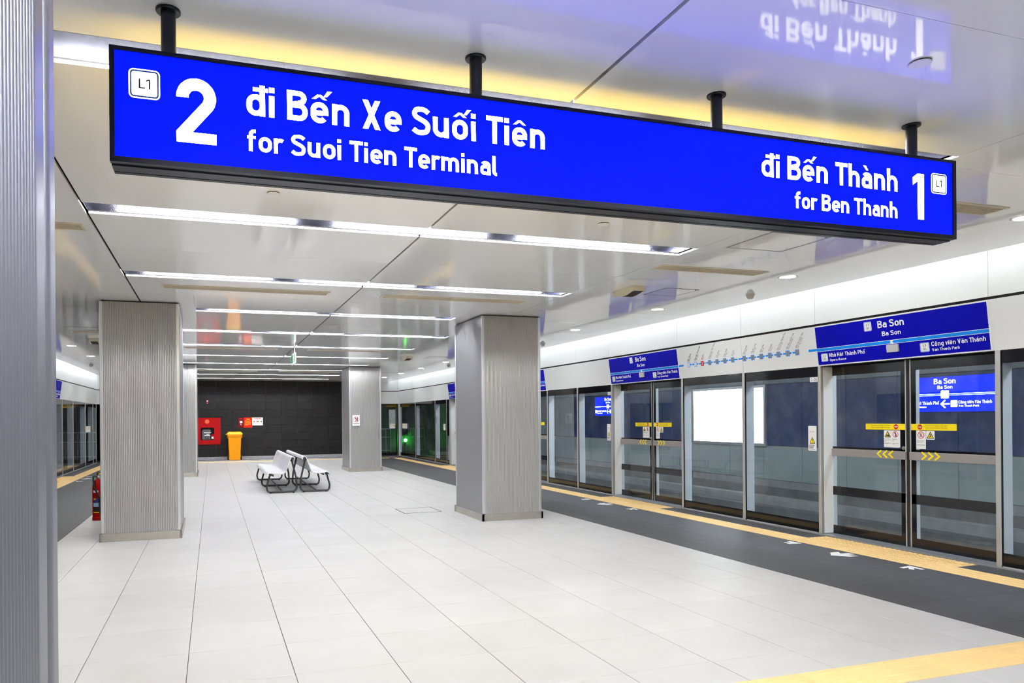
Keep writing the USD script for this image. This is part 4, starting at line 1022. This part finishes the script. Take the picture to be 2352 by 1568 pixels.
# ------------------------------------------------------------------ benches
def bench(xb, sgn, label, first=[None]):
    """xb: x of the back-to-back line; seat opens towards sgn"""
    t = thing('bench', label, 'bench', (xb, 16.5, 0))
    X = lambda d: xb + sgn*d                 # d from the middle line outwards
    ends = (14.88, 16.40, 18.15)
    for y in ends:
        pth = round_path([(X(.135), y, .675), (X(.05), y, .30), (X(.030), y, .026), (X(.61), y, .026), (X(.625), y, .14), (X(.56), y, .372)], .10, 6)
        p = part(t, 'leg_frame', tube(pth, .019, 10), bench_frame, 60)
        part(p, 'end_cap', [lathe([(.0001, -.024), (.028, -.024), (.030, 0), (.028, .024), (.0001, .024)], (X(.13), y, .685), 16, 'y'), lathe([(.0001, -.024), (.028, -.024), (.030, 0), (.028, .024), (.0001, .024)], (X(.555), y, .372), 16, 'y')], bench_frame, 50)
        part(p, 'foot_pad', [lathe([(.0001, 0), (.022, 0), (.022, .012), (.0001, .012)], (X(d), y, 0), 10) for d in (.10, .55)], black_rub)
    part(t, 'floor_rail', tube([(X(.33), ends[0] - .02, .05), (X(.33), ends[-1] + .02, .05)], .016, 8), bench_frame, 60)
    part(t, 'seat_beam', tube([(X(.50), ends[0], .352), (X(.50), ends[-1], .352)], .018, 8), bench_frame, 60)
    part(t, 'back_beam', tube([(X(.145), ends[0], .655), (X(.145), ends[-1], .655)], .016, 8), bench_frame, 60)
    prof = [(.075, .672), (.082, .705), (.108, .722), (.14, .715), (.165, .675), (.205, .56), (.245, .45), (.275, .405), (.32, .385), (.40, .383), (.50, .397), (.56, .405), (.597, .398), (.618, .370), (.622, .345)]
    line = LineString(spline(prof, 4))
    plate = line.buffer(.007, cap_style='round', quad_segs=3)
    L = ends[-1] - ends[0] + .10; n = 6
    for k in range(n):
        y0 = ends[0] - .05 + L*k/n; w = L/n - .006
        v, f = ext(plate, w, (0, 0, 0), (1, 0, 0), (0, 1, 0))   # (d, z, along)
        m = np.stack([X(1)*0 + xb + sgn*v[:, 0], y0 + v[:, 2], v[:, 1]], 1)
        if sgn > 0: f = f[:, ::-1]
        p = part(t, 'seat_shell', (m, f), bench_seat, 35)
        edge = []
        for q in (0.0, w - .012):
            v, f = ext(line.buffer(.0085, cap_style='round', quad_segs=3), .012, (0, 0, 0), (1, 0, 0), (0, 1, 0))
            m = np.stack([xb + sgn*v[:, 0], y0 + q + (-.0015 if q == 0 else .0015) + v[:, 2], v[:, 1]], 1)
            edge.append((m, f[:, ::-1] if sgn > 0 else f))
        part(p, 'seat_rim', edge, bench_seat, 35)
        part(t, 'seat_bracket', [bx(min(X(.44), X(.56)), max(X(.44), X(.56)), y0 + w/2 - .02, y0 + w/2 + .02, .365, .383), bx(min(X(.12), X(.16)), max(X(.12), X(.16)), y0 + w/2 - .02, y0 + w/2 + .02, .62, .668)], bench_rib)
    return t
bench(1.650, -1, 'white perforated metal bench with black tube legs, left of the back to back pair')
bench(1.652, 1, 'white perforated metal bench with black tube legs, right of the back to back pair')

# ------------------------------------------------------------------ at the end wall
YW = YE - .006
def wal(poly, d, off=0.0): return ext(poly, d, (0, YW - off, 0), (1, 0, 0), VZ)
t = thing('hose_cabinet', 'red fire hose cabinet with dark window on the tiled end wall', 'fire cabinet', (-.15, YW, .57))
outer = sbox(-.62, .573, .314, 1.567); win = rrect(-.40, .742, .076, 1.20, .04)
part(t, 'cabinet_body', wal(sbox(-.62, .573, .314, 1.567), .012), fire_dark)
part(t, 'door', wal(sbox(-.615, .578, .309, 1.562).difference(win), .03), fire_red)
part(t, 'window', wal(win.buffer(-.001), .004, .012), black_frit)
part(t, 'hose_roll', wal(unary_union([sbox(-.345, .762, -.06, 1.09), rrect(-.33, 1.04, -.05, 1.13, .03)]), .002, .016), hose_grey)
part(t, 'window_print', wal(unary_union([sbox(-.29, 1.005, -.03, 1.03), sbox(-.20, .95, -.10, .97), sbox(-.265, .90, -.06, .922)]), .001, .018), white_vinyl)
part(t, 'nozzle', [wal(sbox(-.245, .765, -.20, .88), .003, .018), wal(sbox(-.17, .765, -.125, .88), .003, .018)], black_rub)
part(t, 'inner_extinguisher', wal(rrect(-.025, .77, .06, .96, .02), .004, .016), fire_red)
part(t, 'extinguisher_label', wal(sbox(-.02, .79, .055, .87), .002, .020), white_vinyl)
part(t, 'alarm_ring', wal(disc(-.17, 1.425, .078).difference(disc(-.17, 1.425, .03)), .02, .03), red_lit)
part(t, 'alarm_button', wal(disc(-.17, 1.425, .028), .016, .03), side_grey)
t = thing('alarm_strobe', 'tiny red and white alarm strobe high on the dark tiled wall', 'alarm', (-.155, YW, 2.15))
part(t, 'body', wal(rrect(-.205, 2.08, -.105, 2.215, .01), .04), fire_dark); part(t, 'lens', wal(sbox(-.185, 2.16, -.125, 2.205), .012, .04), white_vinyl); part(t, 'mark', wal(sbox(-.18, 2.095, -.13, 2.115), .002, .04), white_vinyl)
t = thing('wall_poster', 'dark red narrow poster on the tiled wall above the yellow bin', 'poster', (1.03, YW, 1.38))
part(t, 'sheet', wal(sbox(.929, 1.192, 1.131, 1.567), .003), fire_dark)
part(t, 'small_print', wal(sbox(.975, 1.505, 1.085, 1.525), .001, .003), red_vinyl)
part(t, 'white_shapes', wal(unary_union([Polygon([(.975, 1.44), (1.09, 1.44), (1.07, 1.40), (1.09, 1.36), (.975, 1.36), (.995, 1.40)]), LineString([(1.03, 1.34), (1.015, 1.31), (1.05, 1.28)]).buffer(.007)]), .001, .003), white_vinyl)
t = thing('wall_poster', 'orange red poster with yellow print, between the dark red and white ones', 'poster', (1.284, YW, 1.37))
part(t, 'sheet', wal(sbox(1.131, 1.182, 1.436, 1.565), .004), mat('poster_orange_red', (.62, .008, .002), .5, spec=.15))
part(t, 'small_print', wal(unary_union([sbox(1.225, 1.485, 1.345, 1.515)] + [sbox(1.17, 1.435 - .033*q, 1.17 + w_, 1.446 - .033*q) for q, w_ in enumerate((.22, .19, .23, .2, .22, .12))]), .001, .004), mat('poster_yellow_print', (.95, .45, .01), .4))
part(t, 'corner_flash', wal(Polygon([(1.39, 1.563), (1.436, 1.563), (1.436, 1.53)]), .001, .004), yellow_vinyl)
t = thing('wall_poster', 'white landscape poster with small pictures, rightmost on the dark wall', 'poster', (1.632, YW, 1.415))
part(t, 'sheet', wal(sbox(1.438, 1.266, 1.828, 1.563), .004), white_vinyl)
part(t, 'heading', wal(sbox(1.51, 1.505, 1.76, 1.52), .001, .004), red_vinyl)
for k, (x, m_) in enumerate(((1.505, red_vinyl), (1.59, grey_vinyl), (1.645, fire_dark), (1.70, yellow_vinyl), (1.765, dark_vinyl))):
    part(t, 'picture', wal(unary_union([disc(x, 1.415, .020), rrect(x - .022, 1.385, x + .022, 1.41, .008), LineString([(x - .02, 1.395), (x + .024, 1.435)]).buffer(.006)]), .001, .004), m_)
part(t, 'caption', wal(unary_union([sbox(1.487 + .078*q, 1.335, 1.53 + .078*q, 1.345) for q in range(4)]), .001, .004), grey_vinyl)

# yellow wheeled bin
bxc, byc = .785, 27.86
t = thing('wheelie_bin', 'yellow wheeled waste bin with lid, against the dark tiled wall', 'waste bin', (bxc, byc, 0))
def ring(z, hw, hd, r=.05): return [(x, y, z) for x, y in list(rrect(-hw, -hd, hw, hd, r).exterior.coords)[:-1]]
def loft(levels):
    n = len(levels[0]); v = np.array([p for l in levels for p in l]); f = []
    for i in range(len(levels) - 1):
        for k in range(n):
            q = (k + 1) % n; f += [(i*n+k, (i+1)*n+q, i*n+q), (i*n+k, (i+1)*n+k, (i+1)*n+q)]
    c0, c1 = len(v), len(v) + 1; v = np.vstack([v, np.array(levels[0]).mean(0), np.array(levels[-1]).mean(0)])
    for k in range(n):
        q = (k + 1) % n; f += [(c0, k, q), (c1, (len(levels)-1)*n+q, (len(levels)-1)*n+k)]
    f = np.array(f)
    m = trimesh.Trimesh(v, f, process=False)
    if m.volume < 0: f = f[:, ::-1]
    return v + [bxc, byc, 0], f
part(t, 'body', loft([ring(.012, .195, .17), ring(.05, .20, .175), ring(.84, .232, .235), ring(.845, .25, .25), ring(.90, .252, .252)]), bin_yellow, 35)
part(t, 'rim', loft([ring(.895, .262, .262), ring(.90, .275, .272), ring(.935, .275, .272), ring(.94, .262, .262)]), bin_yellow, 35)
part(t, 'lid', loft([ring(.938, .27, .268), ring(.955, .285, .278), ring(.99, .272, .27), ring(1.035, .225, .23), ring(1.045, .20, .20)]), bin_lid, 35)
part(t, 'lid_mark', bx(bxc - .06, bxc + .06, byc - .225, byc - .15, 1.037, 1.047), mat('bin_lid_orange', (.75, .22, .005), .5))
part(t, 'hinge_lug', [cbx(bxc - .315, bxc - .25, byc - .03, byc + .03, .93, .97, .01), cbx(bxc + .25, bxc + .285, byc - .03, byc + .03, .93, .97, .01)], bin_lid)
part(t, 'side_grip', [cbx(bxc - .265, bxc - .225, byc - .2, byc + .1, .82, .895, .006), cbx(bxc + .225, bxc + .265, byc - .2, byc + .1, .82, .895, .006)], bin_yellow)
for sx in (-1, 1): part(t, 'wheel', lathe([(.0001, -.022), (.085, -.022), (.095, -.012), (.095, .012), (.085, .022), (.0001, .022)], (bxc + sx*.235, byc + .12, .096), 20, 'x'), black_rub, 40)

# no leaning notice on the far column
t = thing('column_notice', 'white notice with struck out leaning figure on the far right column', 'notice', (3.826, 20.115, 1.43))
cy0 = 20.105
cn = lambda p, d: ext(p, d, (0, cy0, 0), (1, 0, 0), VZ)
part(t, 'card', cn(rrect(3.724, 1.282, 3.928, 1.582, .008), .003), white_vinyl)
part(t, 'column_symbol', cn(sbox(3.845, 1.405, 3.872, 1.515), .0035), dark_vinyl)
part(t, 'leaning_figure', cn(unary_union([disc(3.805, 1.505, .011), LineString([(3.808, 1.49), (3.838, 1.445), (3.80, 1.405)]).buffer(.008), LineString([(3.81, 1.48), (3.84, 1.49)]).buffer(.005)]), .0035), dark_vinyl)
part(t, 'ban_ring', cn(disc(3.824, 1.458, .078, 16).difference(disc(3.824, 1.458, .068, 16)).union(LineString([(3.772, 1.51), (3.876, 1.406)]).buffer(.006)), .004), red_vinyl)
part(t, 'small_print', cn(sbox(3.745, 1.335, 3.907, 1.350), .0035), dark_vinyl)

# fire extinguishers behind the front left column
def extinguisher(x, y, h, label, body, r=.08):
    t = thing('fire_extinguisher', label, 'fire extinguisher', (x, y, 0))
    part(t, 'base_ring', lathe([(r + .004, 0), (r + .005, .045), (r - .004, .05)], (x, y, 0), 24), body, 40)
    part(t, 'cylinder', lathe([(r - .004, .03), (r, .06), (r, h*.70), (r*.96, h*.75), (r*.80, h*.81), (r*.5, h*.855), (r*.25, h*.87), (r*.25, h*.90)], (x, y, 0), 28), body, 50)
    part(t, 'valve', lathe([(.0001, h*.88), (.024, h*.88), (.026, h*.915), (.018, h*.93), (.018, h*.955), (.0001, h*.96)], (x, y, 0), 16), steel, 40)
    part(t, 'lever', [cbx(x - .02, x + .10, y - .014, y + .014, h*.955, h*.975, .004), cbx(x - .02, x + .11, y - .014, y + .014, h*.985, h*1.005, .004)], black_rub)
    part(t, 'pin_tag', bx(x + .01, x + .05, y - .018, y - .0145, h*.965, h*.99), yellow_vinyl)
    part(t, 'hose', tube(round_path([(x - .01, y - .01, h*.93), (x - .06, y - .05, h*.94), (x - .045, y - .088, h*.70), (x + .03, y - .092, h*.5), (x + .035, y - .09, h*.16)], .08, 6), .012, 8), black_rub, 60)
    lab = lambda z0, z1, mm, a0=-135, a1=-60: part(t, 'label_band', cyl_patch(x, y, r + .0012, math.radians(a0), math.radians(a1), z0, z1), mm)
    lab(h*.59, h*.635, white_vinyl, -135, -80); lab(h*.38, h*.475, label_navy); lab(h*.29, h*.375, label_sky); lab(h*.19, h*.285, black_rub); lab(h*.165, h*.185, yellow_vinyl)
    part(t, 'label_picture', cyl_patch(x, y, r + .0018, math.radians(-130), math.radians(-105), h*.435, h*.47), label_orange)
def cyl_patch(x, y, r, a0, a1, z0, z1, n=8):
    v = []; f = []
    for k in range(n + 1):
        a = a0 + (a1-a0)*k/n
        for z in (z0, z1): v.append((x + r*math.cos(a), y + r*math.sin(a), z))
    for k in range(n): f += [(2*k, 2*k+2, 2*k+3), (2*k, 2*k+3, 2*k+1)]
    return np.array(v), np.array(f)
label_navy = mat('label_navy', (.02, .04, .20), .4); label_sky = mat('label_sky_blue', (.30, .55, .80), .4); label_orange = mat('label_orange', (.85, .30, .06), .4)
extinguisher(-1.617, 11.90, .70, 'red fire extinguisher with blue label, on the floor behind the left column', fire_red)
extinguisher(-1.44, 12.0, .66, 'darker red fire extinguisher hidden just behind the left column edge', fire_dark, .075)

# ------------------------------------------------------------------ the tracks behind the glass
XW = 10.5
for side in (1, -1):
    D = (lambda m: m) if side == 1 else mirror
    nm = 'right' if side == 1 else 'left'
    tw = thing('tunnel_wall', f'panelled trackside wall behind the {nm} screen doors, navy above and grey below', 'wall', kind='structure')
    y = -3.09
    pend = []
    while y < 34:
        y1 = y + 1.0
        for z0, z1, m_ in ((.21, .876, tunnel_light), (.88, 2.085, tunnel_dark), (2.09, 3.1, tunnel_upper)):
            if y > 19.5 or side == -1: m_ = tunnel_upper
            g = D(bx(XW, XW + .03, y + .004, y1 - .004, z0 + .003, z1 - .003))
            if side == 1 and 4.5 < y < 17: part(tw, 'wall_panel', g, m_)
            else: pend.append((g, m_))
        y = y1
    for m_ in (tunnel_light, tunnel_dark, tunnel_upper):
        if any(k is m_ for g, k in pend): part(tw, 'far_wall_panels', [g for g, k in pend if k is m_], m_, kind='stuff')
    part(tw, 'wall_body', D(bx(XW + .035, XW + .3, -5, 48, -1.3, 4.2)), far_dark)
    steps = [(XW - .04, .205), (XW - .24, .07), (XW - .46, -.07), (XW - .72, -.22), (XW - .95, -.40), (XW - 1.15, -.60), (XW - 1.25, -.85)]
    for q, (a, z) in enumerate(steps): part(tw, 'concrete_step', D(bx(a, XW + .035 if q == 0 else steps[q-1][0] + .02, -5, 34, z - .24, z)), concrete_pale if q % 2 == 0 else concrete)
    tf = thing('track_bed', f'dark concrete track bed beyond the {nm} screen doors', 'track bed', kind='structure')
    part(tf, 'slab', D([bx(XP + .3, XW, -5, 48, -1.35, -1.05), bx(XP + .16, XP + .30, -5, 48, -1.3, -.04)]), concrete)
    part(tf, 'track_lamp', [D(bx(7.80, 7.90, a, a + 2.2, 2.55, 2.58)) for a in np.arange(-3, 21 if side == 1 else 10, 2.6)], track_light)
    part(tf, 'rail', D([bx(7.75, 7.82, -5, 48, -1.05, -.9), bx(9.12, 9.19, -5, 48, -1.05, -.9)]), steel)
    part(tf, 'tunnel_roof', D([bx(XP + .3, XW + .3, -5, 48, 4.2, 4.4)]), far_dark)
    part(tf, 'tunnel_end', D(bx(XP - 1.6, XW + .3, 34.17, 34.4, -1.3, 4.4)), concrete)
    part(tf, 'partition', D(bx(2.0 if side == 1 else 2.0, XP - 1.4, YE + 4.2, YE + 4.3, -1.3, 4.4)), far_dark)

def lit_sign(yc, label, first=[None]):
    if first[0]: return copy(first[0], (XW, yc, 1.5), label)
    t = first[0] = thing('trackside_sign', label, 'station sign', (XW, yc, 1.5)); x = XW - .03
    z0, z1 = 1.50, 2.04; ya, yb = yc + .72, yc - .745
    part(t, 'box', bx(x + .002, XW - .001, yb, ya, z0, z1), sign_black)
    W = lambda p, d, nme, m_: part(t, nme, wallR(p, d, x), m_)
    W(sbox(yb + .005, z0 + .005, ya - .005, z1 - .005), .001, 'blue_face', blue_lit2)
    W(sbox(yb + .005, 1.747, ya - .005, 1.779), .002, 'white_line', white_lit); W(sbox(yb + .005, 1.753, ya - .005, 1.773), .003, 'route_line', stripe_lit)
    W(rrect(yc - .062, 1.705, yc + .066, 1.825, .015), .004, 'station_code_plate', white_lit)
    def tx2(s, a, b, z, cap): part(t, 'lettering', ext(put(s, 0, a - b, 0, cap), .002, (x, a, z), UR, VZ), white_lit)
    tx2('Ba Son', yc + .178, yc - .165, 1.925, .082); tx2('Ba Son', yc + .122, yc - .115, 1.85, .052)
    tx2('Nhà Hát Thành Phố', yc + .585, yc + .092, 1.615, .05); tx2('Opera House', yc + .585, yc + .30, 1.568, .031)
    W(rrect(yc + .605, 1.578, yc + .705, 1.675, .012), .003, 'station_code_plate', white_lit)
    W(unary_union([LineString([(yc + .062, 1.622), (yc - .062, 1.622)]).buffer(.012), LineString([(yc + .005, 1.675), (yc + .062, 1.622), (yc + .005, 1.57)]).buffer(.012, join_style='mitre')]), .003, 'arrow', white_lit)
    W(rrect(yc - .19, 1.572, yc - .085, 1.675, .012), .003, 'station_code_plate', white_lit)
    tx2('Công viên Văn Thánh', yc - .205, yc - .69, 1.622, .047); tx2('Van Thanh Park', yc - .205, yc - .51, 1.575, .031)
lit_sign(8.085, 'back-lit blue Ba Son sign on the trackside wall behind the nearest door'); lit_sign(17.86, 'back-lit blue Ba Son sign behind the glass pane tagged 1-03')
t = thing('advert_lightbox', 'blank glowing white advertising light box on the trackside wall', 'light box', (XW, 12.95, .93))
part(t, 'frame', [bx(XW - .05, XW - .001, 11.80, 14.12, .86, .915), bx(XW - .05, XW - .001, 11.80, 14.12, 2.035, 2.085), bx(XW - .05, XW - .001, 11.80, 11.85, .915, 2.035), bx(XW - .05, XW - .001, 14.06, 14.12, .915, 2.035)], post_alu)
part(t, 'lit_face', bx(XW - .03, XW - .01, 11.85, 14.06, .915, 2.035), ad_lit)
# green signal
gx, gy, gz = 8.86, 34.0, .44
t = thing('track_signal', 'glowing green track signal in the tunnel behind the far glass', 'signal', (gx, gy, gz))
part(t, 'housing', [cbx(gx - .13, gx + .13, gy - .02, gy + .16, gz + .22, gz + .56, .02), bx(gx - .035, gx + .035, gy + .05, gy + .12, -1.05, gz + .24), bx(gx - .05, gx + .05, gy - .05, gy + .12, gz - .15, gz - .09)], far_dark)
v, f = V(trimesh.creation.icosphere(subdivisions=3, radius=.085))
part(t, 'green_globe', (v + [gx, gy - .02, gz], f), green_lit, True)
part(t, 'dark_lens', (lambda m: (np.stack([gx + m[0][:, 0], gy - .02 - m[0][:, 2], gz + .39 + m[0][:, 1]], 1), m[1]))(lathe([(.11, 0), (.10, .03), (.06, .05), (.0001, .055)], (0, 0, 0), 20)), black_frit)

# ------------------------------------------------------------------ groups of repeats
GROUPS = {'column': 'square fluted platform columns', 'linear_lamp': 'linear lamps in the ceiling', 'platform_door': 'sliding platform screen doors', 'screen_post': 'slim posts of the platform screens',
          'door_column': 'jamb columns of the screen doors', 'glass_screen': 'fixed glass panes along the platform', 'end_screen': 'glass end screens', 'railing': 'railings behind the end screens',
          'station_name_sign': 'blue station name signs in the header', 'door_notice_strip': 'yellow strips on the screen doors', 'door_notice': 'white notices on the screen doors', 'warning_card': 'triangle cards on the screen doors',
          'pane_notice': 'tall notices on the glass panes', 'door_number_tag': 'door number tags', 'glass_notice': 'notices on the far glass', 'floor_arrow': 'white arrows on the floor', 'linear_vent': 'linear air vents in the ceiling',
          'access_hatch': 'ceiling access hatches', 'downlight': 'round downlights', 'smoke_detector': 'smoke detectors', 'sprinkler_cover': 'sprinkler covers', 'ceiling_box': 'cream ceiling boxes', 'bench': 'back to back benches',
          'wall_poster': 'posters on the end wall', 'fire_extinguisher': 'fire extinguishers', 'trackside_sign': 'lit signs on the trackside wall'}
for p in stage.GetPrimAtPath('/World').GetChildren():
    g = GROUPS.get(re.sub(r'_[0-9]{3}$', '', p.GetName()))
    if g: p.SetCustomDataByKey('group', g)
